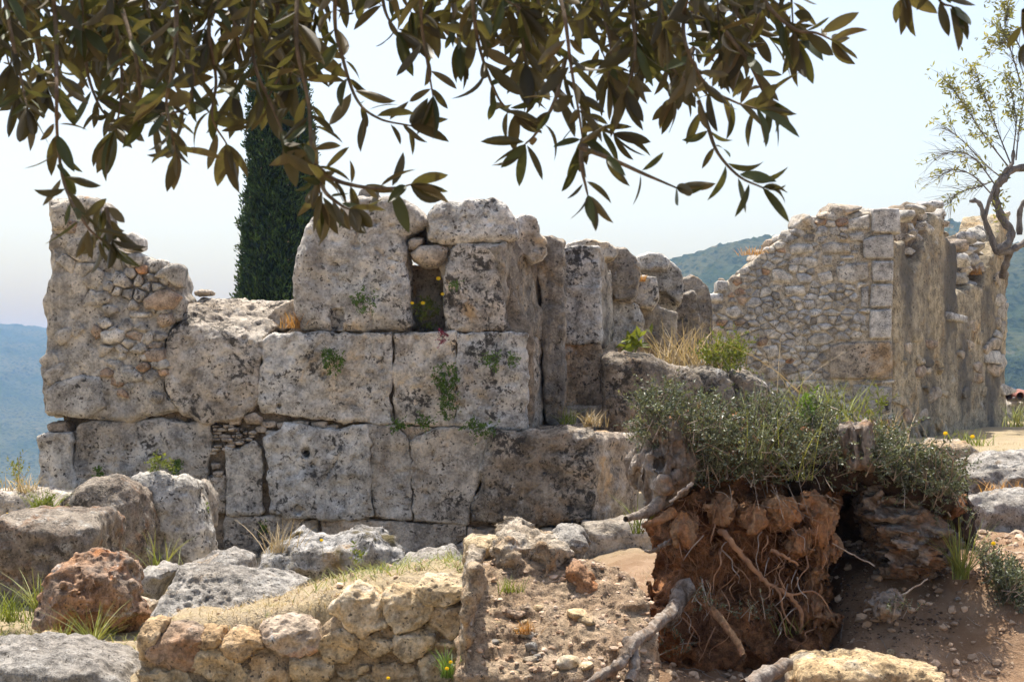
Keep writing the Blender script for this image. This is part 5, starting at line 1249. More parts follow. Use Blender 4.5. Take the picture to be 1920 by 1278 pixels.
# plants rooted in the wall joints
def wp(x, y, w, h, mat, label, n, leaf=0.028, Y=YW - 0.1, seed=0, name='wall_plant', up=-0.2, per=14):
    return bush(name, label, 'plant', [(x - w, y - h * .4), (x - w * .4, y - h), (x + w * .5, y - h), (x + w, y - h * .3), (x + w * .7, y + h * .7), (x, y + h), (x - w * .6, y + h * .7)], Y - 0.12, Y + 0.04, mat, int(n * 2.2), leaf * 0.85, 0.06, 80 + seed,
                group='plants growing from the wall joints', per=per, up=up, stems=False, outward=(0, -0.9, 0.0))
wp(682, 566, 26, 26, GREEN, 'ferny plant on the large top block', 20, seed=1)
wp(624, 672, 26, 28, GREEN, 'rounded green plant high on the widest middle block', 34, seed=2)
wp(836, 705, 26, 26, GREEN, 'upper tuft of the long green plant hanging down the wall', 40, seed=3)
wp(842, 752, 15, 36, GREEN, 'lower trail of the long green plant hanging down the wall', 36, seed=4)
wp(921, 675, 17, 15, GREEN, 'small green tuft left of its twin on the corner block', 16, seed=5)
wp(959, 673, 10, 11, GREEN, 'tiny green tuft nearest the corner on the corner block', 9, seed=6)
wp(750, 797, 15, 10, GREEN, 'small plant in the joint, leftmost of three in a row', 14, seed=7)
wp(794, 790, 14, 11, GREEN, 'small plant in the joint, middle of three in a row', 14, seed=8)
wp(902, 803, 27, 13, GREEN, 'spreading plant in the joint, rightmost of three in a row', 26, seed=9, Y=YW - 0.18)
wp(328, 873, 15, 13, GREEN, 'dark green weed where the tall boulder meets the wall', 16, seed=10)
wp(380, 960, 12, 16, GREEN, 'dark weed in the gap right of the tall boulder', 14, seed=11, Y=13.2)
wp(187, 886, 8, 9, GREEN, 'little weed above the domed boulder', 8, seed=12)
wp(855, 532, 8, 12, GREEN, 'thin weed on the left edge of the upper right block', 8, seed=13)
wp(492, 990, 9, 9, GREEN, 'little weed on the bottom course above the mossy boulder', 6, seed=14)
wp(802, 590, 24, 28, YGREEN, 'yellowish weeds filling the recess in the upper wall', 30, seed=15, Y=YW + 0.25)
wp(830, 632, 9, 12, PINK, 'magenta flower hanging below the recess', 14, seed=16, leaf=0.02)
wp(975, 1000, 14, 12, GREEN, 'weed at the foot of the wall behind the crumbling block', 10, seed=17, Y=YW - 0.35)
wp(300, 870, 24, 16, YGREEN, 'yellowish dry weeds on top of the tall boulder', 18, seed=18, Y=13.0)

def cluster(name, label, cat, x, y, Y, n, l0, l1, wd, mat, spread=30, seed=0, lean=0.45, group=None, droop=0.6):
    if n < 100: spread *= 0.7
    rs = np.random.RandomState(500 + seed)
    c = np.array(px(x, y, Y)); s = spread / F * Y
    P = c + np.column_stack([rs.normal(0, s * .5, n), rs.normal(0, s * .35, n), np.zeros(n)])
    v, f = blades(P, rs.uniform(l0, l1, n), np.full(n, wd), rs, lean, 4, droop)
    o = link(name, mesh_np(name, v - c, f), None, mat); o.location = [float(a) for a in c]
    return tag(o, label, cat, group)
TG = 'grass tufts'
for i, a in enumerate([(1800, 1085, 8.2, 90, .15, .36, .006, GRASS, 20, 'arching green grass clump right of the hollow'), (1560 - 60, 900, 8.1, 22, .18, .42, .0035, GRASS, 40, 'long grass hanging among the bush over the root ball'),
                       (1430, 860, 8.1, 30, .2, .45, .0035, GRASS, 60, 'tall grass standing in the middle of the bush'), (1270, 690, 17.0, 130, .2, .6, .010, STRAW, 50, 'tall straw grass on the outcrop before the wall return'),
                       (1330, 690, 16.6, 100, .15, .45, .010, STRAW, 50, 'straw grass on the outcrop near the square house'), (175, 1215, 8.4, 60, .10, .28, .005, GRASS, 14, 'upright green grass tuft before the rusty boulder'), (110, 1210, 8.4, 50, .06, .16, .005, GRASS, 24, 'short grass left of the rusty boulder foot'),
                       (20, 1165, 9.4, 110, .10, .25, .006, YGREEN, 40, 'yellowish grass under the left block'), (75, 1150, 9.3, 70, .12, .3, .006, GRASS, 22, 'green grass against the left block'), (80, 965, 12.4, 80, .10, .25, .008, YGREEN, 30, 'yellow green weeds on the left block top'),
                       (40, 925, 13.4, 90, .06, .2, .008, STRAW, 50, 'dry grass on the edge above the valley'), (560, 235 + 380, 14.6, 150, .06, .18, .008, ORSTRAW, 26, 'orange dry grass beside the top block'), (520, 1035, 9.1, 60, .08, .22, .004, STRAW, 40, 'dry seed stalks on the mossy boulder'),
                       (240, 1090, 9.9, 26, .10, .2, .005, GRASS, 30, 'thin grass at the foot of the domed boulder'), (300, 1062, 11.0, 30, .12, .3, .006, GRASS, 40, 'grass blades below the tall boulder'), (840, 1270, 7.2, 60, .06, .16, .006, GREEN, 24, 'green weeds at the right end of the low wall'),
                       (1195, 1000, 8.3, 22, .10, .25, .006, YGREEN, 16, 'arching blades by the root stub left of the stump'), (1290, 1190, 8.3, 0, .1, .2, .005, GRASS, 10, ''), (1110, 800, 14.6, 90, .06, .2, .008, STRAW, 26, 'dry grass on the ledge by the wall corner'),
                       (1060, 795, 14.9, 50, .06, .2, .008, YGREEN, 22, 'yellow green weeds in the corner of the ledge'), (1540, 790, 16.5, 160, .2, .55, .012, YGREEN, 75, 'grass in front of the square house above the bush'), (1640, 835, 15.0, 80, .15, .4, .010, STRAW, 90, 'straw grass at the house corner'),
                       (1820, 835, 20.0, 80, .08, .25, .012, YGREEN, 60, 'weeds at the foot of the plaster side wall'), (1905, 800, 24.0, 60, .2, .5, .014, GRASS, 30, 'green weeds below the tiled eave'), (1880, 925, 11.6, 60, .05, .14, .008, ORSTRAW, 60, 'dry orange grass between the outcrop rows'),
                       (1470, 1190, 7.95, 16, .06, .14, .004, GRASS, 60, 'sparse blades at the foot of the root ball'), (960, 1110, 7.5, 60, .03, .09, .004, YGREEN, 40, 'short grass on the crumbling block ledge'), (985, 1188, 7.3, 70, .03, .08, .004, ORSTRAW, 22, 'brown tuft on the earth slope'),
                       (800, 600, 14.8, 30, .1, .3, .004, STRAW, 20, 'dry stalks in the recess of the upper wall'), (788, 430, 14.75, 60, .04, .14, .006, ORSTRAW, 12, 'dry grass in the notch between the top blocks'), (1420, 478, 22.6, 110, .06, .16, .010, ORSTRAW, 36, 'dry orange grass on the sloping house wall top'),
                       (1560, 410, 22.7, 60, .06, .14, .010, ORSTRAW, 36, 'dry grass on the highest part of the house front'), (1825, 515, 27.0, 90, .08, .2, .012, ORSTRAW, 20, 'orange grass on the broken end of the house'), (1205, 528, 18.3, 60, .04, .10, .008, ORSTRAW, 9, 'dry tuft on a block of the wall return'),
                       (1480, 735, 13.5, 8, .4, .8, .006, STRAW, 40, 'single tall oat stalks before the house front'), (1360, 1065, 8.0, 0, .1, .2, .004, GRASS, 10, '')]):
    if a[3] == 0: continue
    cluster('grass_tuft', a[9], 'grass', a[0], a[1], a[2], a[3], a[4], a[5], a[6], a[7], a[8], i, group=TG)
cb = bush('leafy_weed', 'bright leafy weed at the foot of the wall return', 'plant', [(1176, 640), (1186, 615), (1215, 640), (1215, 658), (1186, 660)], 16.6, 16.9, YGREEN, 8, 0.16, 0.12, 93, per=3, aspect=0.5, stems=False)
bush('yellow_green_bush', 'pale yellow-green bush on the outcrop before the house', 'bush', [(1325, 680), (1335, 650), (1360, 636), (1385, 660), (1398, 692), (1360, 700)], 16.0, 16.8, YGREEN, 120, 0.035, 0.18, 94)
bush('yellow_green_bush', 'small sunlit weed patch behind the left block', 'bush', [(50, 968), (75, 948), (95, 938), (105, 965)], 12.2, 12.6, YGREEN, 50, 0.022, 0.08, 95)
bush('yellow_green_bush', 'thin spindly bush on the valley edge at far left', 'bush', [(10, 915), (20, 870), (45, 850), (55, 890), (68, 915)], 14.5, 15.2, GRASS, 26, 0.03, 0.16, 96, per=10)
bush('fig_seedling', 'little leafy seedling on the mossy boulder', 'plant', [(655, 1055), (668, 1020), (680, 1030), (690, 1060)], 8.75, 8.85, YGREEN, 14, 0.02, 0.05, 97, per=7)

# short dry turf over the ground (uncountable)
def turf(n, boxes, mat, l0, l1, wd, name, label, seed):
    rs = np.random.RandomState(seed); Vs, Fs, off = [], [], 0
    for (x0, x1, y0, y1), k in boxes:
        X = rs.uniform(x0, x1, k); Y = rs.uniform(y0, y1, k)
        keep = fbm(np.stack([X * 1.6, Y * 1.6, X * 0], 1), 3, seed) > rs.uniform(-0.25, 0.35, k)
        X, Y = X[keep], Y[keep]
        Z = ground_h(X[None], Y[None])[0] - 0.004
        v, f = blades(np.column_stack([X, Y, Z]), rs.uniform(l0, l1, len(X)), np.full(len(X), wd), rs, 0.8, 2, 0.6)
        Vs.append(v); Fs.append(f + off); off += len(v)
    o = link(name, mesh_np(name, np.concatenate(Vs), np.concatenate(Fs)), None, mat)
    return tag(o, label, 'grass', kind='stuff')
turf(0, [((-1.7, -0.1, 7.6, 10.5), 13000), ((-3.6, -1.6, 7.0, 12.5), 6000), ((-1.6, 2.0, 10.0, 13.8), 8000), ((2.4, 6.5, 10.0, 21), 14000), ((-6.5, -3.6, 11.5, 15), 5000)], STRAW, 0.010, 0.042, 0.0035, 'dry_turf', 'short straw-coloured turf over the ground', 15)
turf(0, [((-3.4, -1.5, 7.2, 11.5), 7000), ((-1.6, -0.1, 7.8, 9.8), 2500), ((2.6, 6, 10.5, 19), 4000)], GRASS, 0.025, 0.09, 0.005, 'green_turf', 'short green grass scattered among the stones', 16)

# yellow flowers
def flower(x, y, Y, label, s=0.012, mat=YELLOW):
    c = px(x, y, Y); o = empty('yellow_flower', (c.x, c.y, c.z - 0.09), label, 'flower', 'yellow flowers')
    m = MB(); m.tube([(c.x + 0.01, c.y, c.z - 0.09), (c.x, c.y, c.z)], 0.0012, 4); m.build('stem', GRASS, o)
    k = 8; v = [(c.x, c.y, c.z)]; f = []
    for i in range(k):
        a = 2 * math.pi * i / k
        v.append((c.x + s * math.cos(a), c.y - 0.4 * s, c.z + s * math.sin(a) * 0.8))
    f = [(0, 1 + i, 1 + (i + 1) % k, 0) for i in range(k)]
    link('bloom', mesh_np('bloom', v, np.array(f)[:, :3], False), o, mat)
for x, y, Y, s, lb in [(822, 522, 14.55, .022, 'yellow flower high in the wall recess'), (793, 568, 14.45, .02, 'yellow flower low in the wall recess'), (773, 568, 14.45, .018, 'yellow flower at left of the wall recess'), (830, 551, 14.5, .018, 'yellow flower at right of the wall recess'),
                       (229, 1072, 9.3, .010, 'yellow flower above the rusty boulder'), (15, 963, 12.0, .014, 'yellow flower at the left edge'), (603, 1012, 8.8, .010, 'yellow flower on the mossy boulder'), (838, 1252, 7.1, .010, 'yellow flower at the low wall end'), (845, 1240, 7.1, .009, 'small yellow flower above another at the low wall end'),
                       (1862, 1018, 8.2, .013, 'yellow flower over the grass clump at right'), (1772, 812, 19.0, .028, 'yellow flower before the plaster wall, leftmost'), (1823, 818, 19.0, .028, 'yellow flower before the plaster wall, rightmost'), (472, 1147, 7.8, .009, 'yellow flower in the turf above the low wall'), (728, 1270, 7.1, .009, 'yellow flower below the low wall')]:
    flower(x, y, Y, lb, s)

# cypress behind the wall
def cypress():
    rs = np.random.RandomState(77)
    Yc = 36.0
    base = px(525, 700, Yc); cx = base.x
    z0, z1 = gz(cx, Yc) , EYE + (HY + 60) / F * Yc
    o = empty('cypress_tree', (cx, Yc, z0), 'tall dark columnar cypress behind the wall', 'tree')
    m = MB(); m.tube([(cx, Yc, z0), (cx + 0.03, Yc, (z0 + z1) / 2), (cx, Yc, z1 - 1)], [0.2, 0.12, 0.02], 8); m.build('trunk', WOOD, o)
    zb = EYE - 0.6
    def rad(z, th):
        tt = np.clip((z - zb) / (z1 - zb), 0, 1)
        env = 0.98 * np.clip(1.08 - 0.72 * tt, 0, 1) * np.clip((1 - tt) * 5, 0, 1) ** 0.5
        p = np.column_stack([np.cos(th) * 1.6, np.sin(th) * 1.6, z * 1.1])
        return env * (1 + 0.26 * fbm(p, 3, 9) + 0.20 * vnoise(p * 2.6, 10))
    n = 9000
    z = zb + (z1 - zb) * rs.rand(n); th = rs.uniform(0, 2 * math.pi, n)
    r = rad(z, th)
    V, Fq, off = [], [], 0
    C = np.column_stack([cx + np.cos(th) * r * 0.94, Yc + np.sin(th) * r * 0.94, z])
    d = np.column_stack([np.cos(th) * 0.55, np.sin(th) * 0.55, np.full(n, 0.9)])
    for k in range(8):
        P = C + rs.normal(size=(n, 3)) * 0.055
        v, f = leaf_quads(P, rs.uniform(0.06, 0.15, n), rs, dirs=d, spread=0.45, aspect=0.32)
        V.append(v); Fq.append(f + off); off += len(v)
    mt = plain_mat('cypress_foliage', (0.050, 0.090, 0.022), 0.7, 0.65, 3, (0.026, 0.048, 0.012), trans=0.1)
    link('crown', mesh_np('crown', np.concatenate(V), np.concatenate(Fq), False), o, mt)
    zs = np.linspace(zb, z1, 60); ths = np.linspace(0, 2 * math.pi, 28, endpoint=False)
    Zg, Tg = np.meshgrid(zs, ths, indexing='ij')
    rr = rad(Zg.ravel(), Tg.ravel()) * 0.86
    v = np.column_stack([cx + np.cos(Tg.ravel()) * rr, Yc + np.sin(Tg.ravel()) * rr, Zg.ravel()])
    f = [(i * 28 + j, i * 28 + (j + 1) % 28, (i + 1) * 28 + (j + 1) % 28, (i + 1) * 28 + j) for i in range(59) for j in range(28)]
    link('light_block_core', mesh_np('light_block_core', v, f), o, plain_mat('cypress_dark_core', (0.014, 0.022, 0.010), 0.95, 0.2, 4))  # solid dark core added inside the crown to block light
    pk = rs.choice(n, 320, replace=False)
    v, f = leaf_quads(C[pk] + np.column_stack([np.cos(th[pk]), np.sin(th[pk]), 0 * th[pk]]) * 0.07, np.full(320, 0.055), rs, aspect=0.9)
    co = link('cones', mesh_np('cones', v, f, False), o, plain_mat('cypress_cone', (0.24, 0.19, 0.12), 0.8, 0.3, 4)); co['kind'] = 'stuff'
cypress()

# half-bare olive tree growing by the broken end of the house
def olive():
    rs = random.Random(3); Yo = 27.2
    o = empty('olive_tree', px(1884, 500, Yo), 'half-bare crooked olive tree by the right end of the house ruin', 'tree')
    BARK = wood_mat('olive_bark', (0.13, 0.11, 0.09), (0.24, 0.21, 0.18), (0.17, 0.14, 0.11), 9, 3)
    k = Yo / F
    def limb(pts, r0, r1, name='limb'):
        P = smooth_line([px(x, y, Yo + (d if d else 0)) for x, y, d in pts], 5)
        m = MB(); n = len(P); m.tube(P, [(r0 + (r1 - r0) * i / (n - 1)) * k * 0.78 * (1 + 0.18 * math.sin(i * 1.7)) for i in range(n)], 9, wob=0.16); m.build(name, BARK, o)
        return P
    limb([(1880, 520, 0.15), (1885, 495, 0), (1897, 470, -.1), (1920, 456, -.1), (1950, 440, 0)], 9, 8, 'trunk')
    limb([(1895, 470, -.1), (1870, 471, -.2), (1857, 440, -.2), (1845, 407, -.2), (1836, 380, -.2), (1818, 377, -.2)], 9, 4)
    limb([(1836, 381, -.2), (1826, 372, -.2)], 4, 3, 'stub')
    limb([(1868, 471, -.2), (1890, 456, -.15), (1895, 432, -.1), (1878, 408, -.1), (1868, 376, -.1), (1869, 350, -.1), (1882, 336, -.1), (1898, 318, 0), (1935, 314, 0)], 10, 8)
    limb([(1846, 410, -.2), (1857, 370, -.2), (1868, 345, -.1), (1885, 320, -.1), (1898, 306, 0), (1900, 282, 0)], 5, 4)
    limb([(1912, 440, .1), (1912, 395, .1), (1925, 375, .1)], 7, 6)
    mains = [[(1896, 310, 0), (1872, 250, .2), (1850, 190, .2), (1832, 140, .3)], [(1890, 312, 0), (1845, 254, -.3), (1810, 200, -.4), (1782, 160, -.4)], [(1900, 285, 0), (1905, 220, .1), (1890, 150, .2)], [(1868, 350, -.1), (1830, 300, -.2), (1795, 285, -.3), (1765, 290, -.3)],
             [(1860, 365, -.2), (1825, 330, 0), (1790, 318, .2), (1762, 330, .2)], [(1880, 335, -.1), (1850, 310, .3), (1800, 260, .4), (1770, 240, .4)], [(1915, 160, .1), (1900, 110, .1), (1885, 60, .1), (1890, 20, .1)], [(1918, 100, 0), (1900, 70, 0), (1880, 80, 0)], [(1860, 340, .1), (1835, 350, .2), (1800, 360, .2), (1780, 380, .3)],
             [(1905, 300, 0), (1912, 230, .2), (1925, 150, .2)]]
    LV = []
    tw = MB()
    for mi, mm in enumerate(mains):
        P = smooth_line([px(x, y, Yo + d) for x, y, d in mm], 6)
        n = len(P); tw.tube(P, [(1.6 - 1.1 * i / n) * k for i in range(n)], 5)
        for i in range(3, n):
            for j in range(3):
                b = Vector(P[i]); t = Vector(P[i]) - Vector(P[i - 1]); t.normalize()
                d = (t * 0.8 + Vector((rs.uniform(-1, .6), rs.uniform(-.8, .8), rs.uniform(-.5, 1))) * 0.8).normalized()
                L = rs.uniform(0.18, 0.6)
                pp = [b + d * L * s + Vector((0, 0, -0.10 * s * s)) + Vector((rs.uniform(-1, 1), 0, rs.uniform(-1, 1))) * 0.02 for s in (0, .35, .7, 1)]
                tw.tube(pp, [0.5 * k, 0.4 * k, 0.3 * k, 0.2 * k], 4)
                leafy = mi in (0, 1, 2, 6, 7, 9) and i > n * 0.35
                if rs.random() < (0.75 if leafy else 0.10):
                    for q in range(rs.randint(5, 16)): LV.append(list(pp[rs.choice([1, 2, 3])] + Vector((rs.gauss(0, .03), rs.gauss(0, .03), rs.gauss(0, .03)))))
    for q in range(60): LV.append(list(px(1875 + rs.gauss(0, 8), 375 + rs.gauss(0, 25), Yo - 0.15)))
    tw.build('twigs', BARK, o)
    v, f = leaf_quads(np.array(LV), NPR.uniform(0.07, 0.13, len(LV)), NPR, aspect=0.34)
    link('crown', mesh_np('crown', v, f, False), o, plain_mat('olive_leaf', (0.22, 0.24, 0.10), 0.6, 0.35, 3, (0.27, 0.26, 0.09), trans=0.4))
olive()

# ------------------------------------------------------------------ the tree overhead whose branches hang into the picture
def overhead():
    rs = random.Random(21)
    LEAF = NT('broad_leathery_leaf'); t = LEAF
    bf = t.n('ShaderNodeNewGeometry').outputs['Backfacing']
    rn = t.obj_random()
    isl = t.n('ShaderNodeNewGeometry').outputs['Random Per Island']
    rsum = t.math('FRACT', t.math('ADD', rn, isl))
    top = t.mix(rsum, (0.024, 0.040, 0.012), (0.065, 0.09, 0.028))
    und = t.mix(t.math('POWER', rsum, 2.6), (0.045, 0.036, 0.016), (0.18, 0.13, 0.06))
    col = t.mix(bf, top, und)
    col = t.mix(1.0, col, t.ramp(t.noise(60, 3, 0.6), 0.3, 0.7, 0.85, 1.12), 'MULTIPLY')
    pr = t.principled(col, 0.5, None, 0.4)
    tr = t.n('ShaderNodeBsdfTranslucent'); tr.inputs[0].default_value = (0.16, 0.14, 0.03, 1)
    ms = t.n('ShaderNodeMixShader'); ms.inputs[0].default_value = 0.24
    t.t.links.new(pr, ms.inputs[1]); t.t.links.new(tr.outputs[0], ms.inputs[2])
    LM = t.done(ms.outputs[0])
    BRANCH = wood_mat('twig_bark', (0.14, 0.10, 0.06), (0.22, 0.16, 0.10), (0.18, 0.12, 0.08), 60, 20, 0.4)
    BUD = plain_mat('flower_bud', (0.22, 0.19, 0.06), 0.7, 0.3, 30, (0.16, 0.13, 0.05))
    tree = empty('broadleaf_tree', px(700, -500, 2.9), 'shady tree overhead, olive-brown leafy twigs hanging into the top of the picture', 'tree')

    def leaf_mesh(v, bend, curl, wid, twist):
        n = 7; V = []; Fc = []
        for i in range(n + 1):
            s = i / n
            w = wid * (math.sin(math.pi * min(1, s ** 0.85)) ** 0.75) * (0.75 + 0.5 * s) * 0.5 + 0.006 * (1 - s)
            if i == n: w = 0.002
            y = s - 0.12 * bend * bend * s ** 2; z = -bend * 0.5 * s * s
            a = twist * s
            for k in (-1, -0.5, 0, 0.5, 1):
                dz = curl * abs(k) ** 1.5 * w
                V.append((k * w * math.cos(a) - dz * math.sin(a), y, z + dz * math.cos(a) + k * w * math.sin(a) * 0.6))
            if i:
                b = (i - 1) * 5
                for k in range(4): Fc.append((b + k, b + k + 1, b + k + 6, b + k + 5))
        me = mesh_np('leaf', np.array(V), np.array(Fc)); me.materials.append(LM)
        return me
    VAR = [leaf_mesh(i, rs.uniform(-0.3, 1.2), rs.uniform(0.1, 1.1), rs.uniform(0.20, 0.29), rs.uniform(-1.0, 1.0)) for i in range(9)]
    VAR_np = []
    for me in VAR:
        v = np.empty(len(me.vertices) * 3, np.float32); me.vertices.foreach_get('co', v)
        f = np.empty(len(me.polygons) * 4, np.int32); me.loops.foreach_get('vertex_index', f)
        VAR_np.append((v.reshape(-1, 3), f.reshape(-1, 4)))

    cur = [None]
    leaves = []                                   # (matrix, variant, pixel size)
    buds = MB()
    bt = np.array([(1, 0, 0), (0, 1, 0), (-1, 0, 0), (0, -1, 0), (0, 0, 1), (0, 0, -1)], float)
    bfc = np.array([(0, 1, 4, 4), (1, 2, 4, 4), (2, 3, 4, 4), (3, 0, 4, 4), (1, 0, 5, 5), (2, 1, 5, 5), (3, 2, 5, 5), (0, 3, 5, 5)])
    def put_leaf(p, d, L):
        d = d.normalized()
        nrm = Vector((rs.gauss(0, 0.55), 0.75 + rs.gauss(0, 0.55), 0.55 + rs.gauss(0, 0.5)))
        if rs.random() < 0.16: nrm = -nrm
        x = d.cross(nrm)
        if x.length < 0.05: x = d.cross(Vector((1, 0, 0)))
        x.normalize(); z = x.cross(d)
        M = Matrix((( x.x * L, d.x * L, z.x * L, p.x), (x.y * L, d.y * L, z.y * L, p.y), (x.z * L, d.z * L, z.z * L, p.z), (0, 0, 0, 1)))
        leaves.append((M, rs.randrange(9), cur[0]))
    def twig(pts, Y, leaf_px=84, step=24, dens=1.0, r0=0.0040, r1=0.0014, start=0.0, end_tuft=4):
        P = [Vector(q) for q in smooth_line([px(x, y, Y + (i - len(pts) / 2) * rs.uniform(-0.03, 0.03)) for i, (x, y) in enumerate(pts)], 8)]
        n = len(P); m = MB()
        m.tube(P, [r0 + (r1 - r0) * i / (n - 1) for i in range(n)], 6); cur[0] = m.build('branch', BRANCH, tree)
        tot = sum((P[i] - P[i - 1]).length for i in range(1, n)); s = step / F * Y
        acc = 0; nxt = start * tot; ang = rs.uniform(0, 6.28)
        for i in range(1, n):
            seg = (P[i] - P[i - 1]).length; t_ = (P[i] - P[i - 1]).normalized()
            while nxt <= acc + seg:
                b = P[i - 1].lerp(P[i], (nxt - acc) / seg)
                side = t_.cross(Vector((0, 1, 0))); side.normalize(); oth = t_.cross(side)
                for sg in (0, math.pi):
                    if rs.random() < 0.92 * dens:
                        w = side * math.cos(ang + sg) + oth * math.sin(ang + sg)
                        d = t_ * rs.uniform(0.1, 0.9) + w * rs.uniform(0.6, 1.1) + Vector((0, 0, -0.22)) + Vector((rs.gauss(0, .3), rs.gauss(0, .25), rs.gauss(0, .3)))
                        put_leaf(b + w * 0.004, d, 0.86 * leaf_px * rs.uniform(0.55, 1.2) / F * Y)
                if rs.random() < 0.38:
                    for q in range(rs.randint(4, 9)):
                        c = np.array(b) + np.array([rs.gauss(0, 1), rs.gauss(0, 1), rs.gauss(0, 1) - 0.4]) * 0.012
                        buds.add(bt * 0.0019 + c, bfc)
                ang += math.pi / 2 + rs.uniform(-.4, .4); nxt += s * rs.uniform(0.75, 1.3)
            acc += seg
        t_ = (P[-1] - P[-2]).normalized()
        for k in range(end_tuft):
            d = t_ + Vector((rs.gauss(0, .45), rs.gauss(0, .3), rs.gauss(0, .45) - 0.15))
            put_leaf(P[-1], d, leaf_px * rs.uniform(0.8, 1.15) / F * Y)

    T = [
     ([(95, -60), (105, 60), (106, 170), (108, 260), (122, 350), (160, 420), (190, 450)], 2.45, 86, 26),
     ([(0, -60), (20, 60), (40, 150), (50, 200)], 2.5, 82, 26), ([(200, -60), (215, 40), (228, 130), (225, 200), (215, 245)], 2.6, 88, 24),
     ([(330, -60), (330, 60), (322, 140), (312, 190), (322, 250), (332, 290)], 2.4, 92, 20), ([(480, -60), (472, 60), (480, 130), (510, 200), (535, 260)], 2.55, 90, 22),
     ([(560, -60), (556, 80), (578, 190), (584, 280), (598, 350), (604, 380)], 2.5, 88, 22), ([(590, 310), (630, 338), (690, 352), (745, 352), (770, 346)], 2.5, 84, 34),
     ([(632, -60), (628, 40), (640, 100), (668, 185), (710, 222), (770, 236)], 2.55, 84, 30), ([(790, -60), (790, 40), (800, 110), (812, 180)], 2.6, 84, 26),
     ([(880, -60), (890, 40), (905, 110), (935, 185), (965, 215)], 2.6, 86, 24), ([(1060, 110), (1040, 190), (1005, 250), (985, 270)], 2.55, 84, 26),
     ([(1040, -60), (1060, 40), (1070, 120), (1085, 210), (1092, 260)], 2.5, 88, 24), ([(1085, 275), (1150, 300), (1205, 325), (1240, 340), (1268, 352)], 2.5, 78, 62),
     ([(1092, 262), (1090, 310), (1098, 348), (1102, 366)], 2.5, 76, 60), ([(1180, -60), (1188, 40), (1190, 110), (1175, 170)], 2.6, 86, 26),
     ([(1300, -60), (1282, 30), (1288, 90), (1325, 160), (1375, 190), (1420, 205)], 2.5, 90, 22), ([(1310, 190), (1325, 230), (1345, 285), (1385, 330), (1430, 352)], 2.5, 86, 34),
     ([(1420, -60), (1440, 10), (1490, 55), (1530, 62), (1560, 75)], 2.55, 86, 28), ([(1760, -70), (1752, -25), (1765, 5), (1785, 12)], 2.5, 86, 30),
     ([(1360, 60), (1400, 110), (1425, 160), (1440, 190)], 2.6, 86, 22), ([(400, -60), (392, 60), (405, 150), (398, 220), (425, 270)], 2.6, 88, 22), ([(150, -60), (158, 60), (165, 140), (190, 205), (215, 225)], 2.7, 86, 22),
     ([(710, -60), (722, 20), (745, 60)], 2.65, 84, 24), ([(960, -60), (978, 60), (985, 120)], 2.65, 86, 22), ([(40, -60), (60, 40), (75, 130)], 2.7, 84, 24), ([(265, -60), (275, 40), (270, 120), (285, 180)], 2.75, 84, 24),
     ([(1120, -60), (1130, 20), (1145, 90), (1140, 150)], 2.7, 84, 22), ([(1240, -60), (1235, 40), (1245, 100), (1270, 140)], 2.7, 84, 22), ([(530, -60), (520, 30), (530, 120), (505, 180)], 2.75, 84, 24), ([(840, -60), (850, 20), (860, 80)], 2.7, 84, 22),
     ([(1360, -60), (1370, 0), (1400, 50), (1440, 70)], 2.7, 84, 24), ([(1690, -80), (1690, -30), (1700, -5)], 2.55, 84, 30), ([(1000, -60), (1015, 40), (1030, 120)], 2.8, 84, 22), ([(70, -40), (30, 60), (20, 120)], 2.6, 80, 26),
     ([(320, 60), (360, 130), (350, 200), (300, 215)], 2.5, 86, 24), ([(440, -60), (440, 40), (450, 110), (440, 170)], 2.7, 86, 22), ([(230, 20), (255, 110), (265, 190), (290, 230)], 2.5, 86, 26),
     ([(600, 330), (610, 360), (640, 385), (655, 392)], 2.45, 78, 26), ([(1300, 90), (1280, 150), (1262, 190)], 2.6, 80, 30), ([(200, 390), (205, 420), (210, 450)], 2.5, 76, 30), ([(1090, 200), (1120, 235), (1150, 250)], 2.6, 76, 30),
     ([(1920, 20), (1918, 50), (1924, 80)], 2.5, 60, 60),
    ]
    for a in T: twig(*a)
    for x in range(-40, 1480, 46):                # shorter twigs that thicken the top of the curtain
        x2 = x + rs.uniform(-20, 20); yb = rs.uniform(10, 95)
        if 640 < x2 < 730: yb = -25
        if 730 < x2 < 1000: yb *= 0.55
        twig([(x2, -70), (x2 + rs.uniform(-20, 20), -10), (x2 + rs.uniform(-35, 35), yb)], rs.uniform(2.5, 3.0), 84, 22, 1.0, 0.003, 0.0012)
    for x0, x1, yl, n in [(-20, 600, 190, 17), (980, 1230, 110, 6), (1230, 1470, 110, 4)]:
        for k in range(n):
            x2 = x0 + (x1 - x0) * (k + rs.random()) / n; ys = rs.uniform(-60, yl * 0.45); L = rs.uniform(60, 130); a = rs.uniform(-0.9, 0.9)
            twig([(x2 - 20 * math.sin(a), ys - 80), (x2, ys), (x2 + L * math.sin(a), ys + L * math.cos(a))], rs.uniform(2.75, 3.25), 86, 22, 1.0, 0.003, 0.0012)
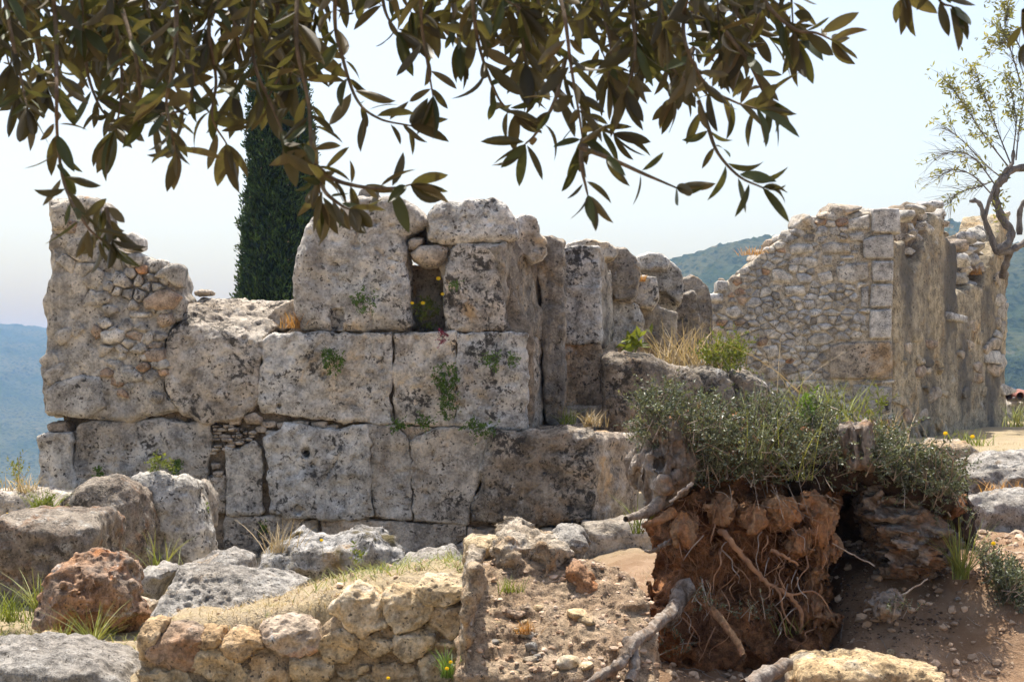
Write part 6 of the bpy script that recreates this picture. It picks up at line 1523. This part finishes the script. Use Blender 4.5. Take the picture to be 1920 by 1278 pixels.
    # limbs that carry the twigs, above the picture
    for pts, r in [([(-500, -420), (0, -180), (500, -110), (1000, -90), (1500, -70), (1780, -60)], 0.016), ([(-600, -900), (-300, -520), (300, -260), (900, -150), (1350, -120)], 0.024)]:
        m = MB(); P = smooth_line([px(x, y, 2.7) for x, y in pts], 8); m.tube(P, [r * (1 - 0.93 * i / len(P)) for i in range(len(P))], 8); m.build('limb', BRANCH, tree)
    m = MB(); m.tube(smooth_line([(-2.1, 2.6, gz(-2.1, 2.6) - 0.2), (-2.05, 2.62, 1.0), (-1.9, 2.68, 2.0), (-1.45, 2.7, 2.75), (-1.1, 2.7, 2.5)], 6), [0.13] * 6 + [0.11] * 6 + [0.08] * 6 + [0.05] * 7, 12, wob=0.08); m.build('trunk', BRANCH, tree)
    # 300 leaves as single pieces, the ones lowest in the picture first; the rest are one mass
    def pix(M):
        c = M @ Vector((0, 0.5, 0)); return HX + c.x / c.y * F, HY - (c.z - EYE) / c.y * F
    leaves.sort(key=lambda a: -pix(a[0])[1])
    base = Matrix.Translation(-tree.location)
    rest = MB(); cnt = 0
    for M, v, br in leaves:
        x, y = pix(M)
        if cnt < 300 and -20 < x < 1940:
            o = link('leaf', VAR[v]); o.parent = br; o.matrix_basis = M; cnt += 1
        else:
            a, f = VAR_np[v]; A = np.array(M); rest.add(a @ A[:3, :3].T + A[:3, 3], f)
    o = rest.build('leaf_mass', LM, tree); o['kind'] = 'stuff'
    o = buds.build('flower_buds', BUD, tree); o['kind'] = 'stuff'
    # the crown above the picture
    g = np.random.RandomState(4); n = 9500
    P = np.column_stack([g.uniform(-2.4, 1.9, n), g.uniform(2.1, 5.0, n), np.zeros(n)])
    P[:, 2] = np.maximum(2.75, EYE + 0.30 * P[:, 1] + 0.12) + g.rand(n) ** 1.3 * 1.1
    v, f = leaf_quads(P, g.uniform(0.06, 0.10, n), g, aspect=0.36)
    o = link('crown', mesh_np('crown', v, f, False), tree, LM); o['kind'] = 'stuff'
overhead()
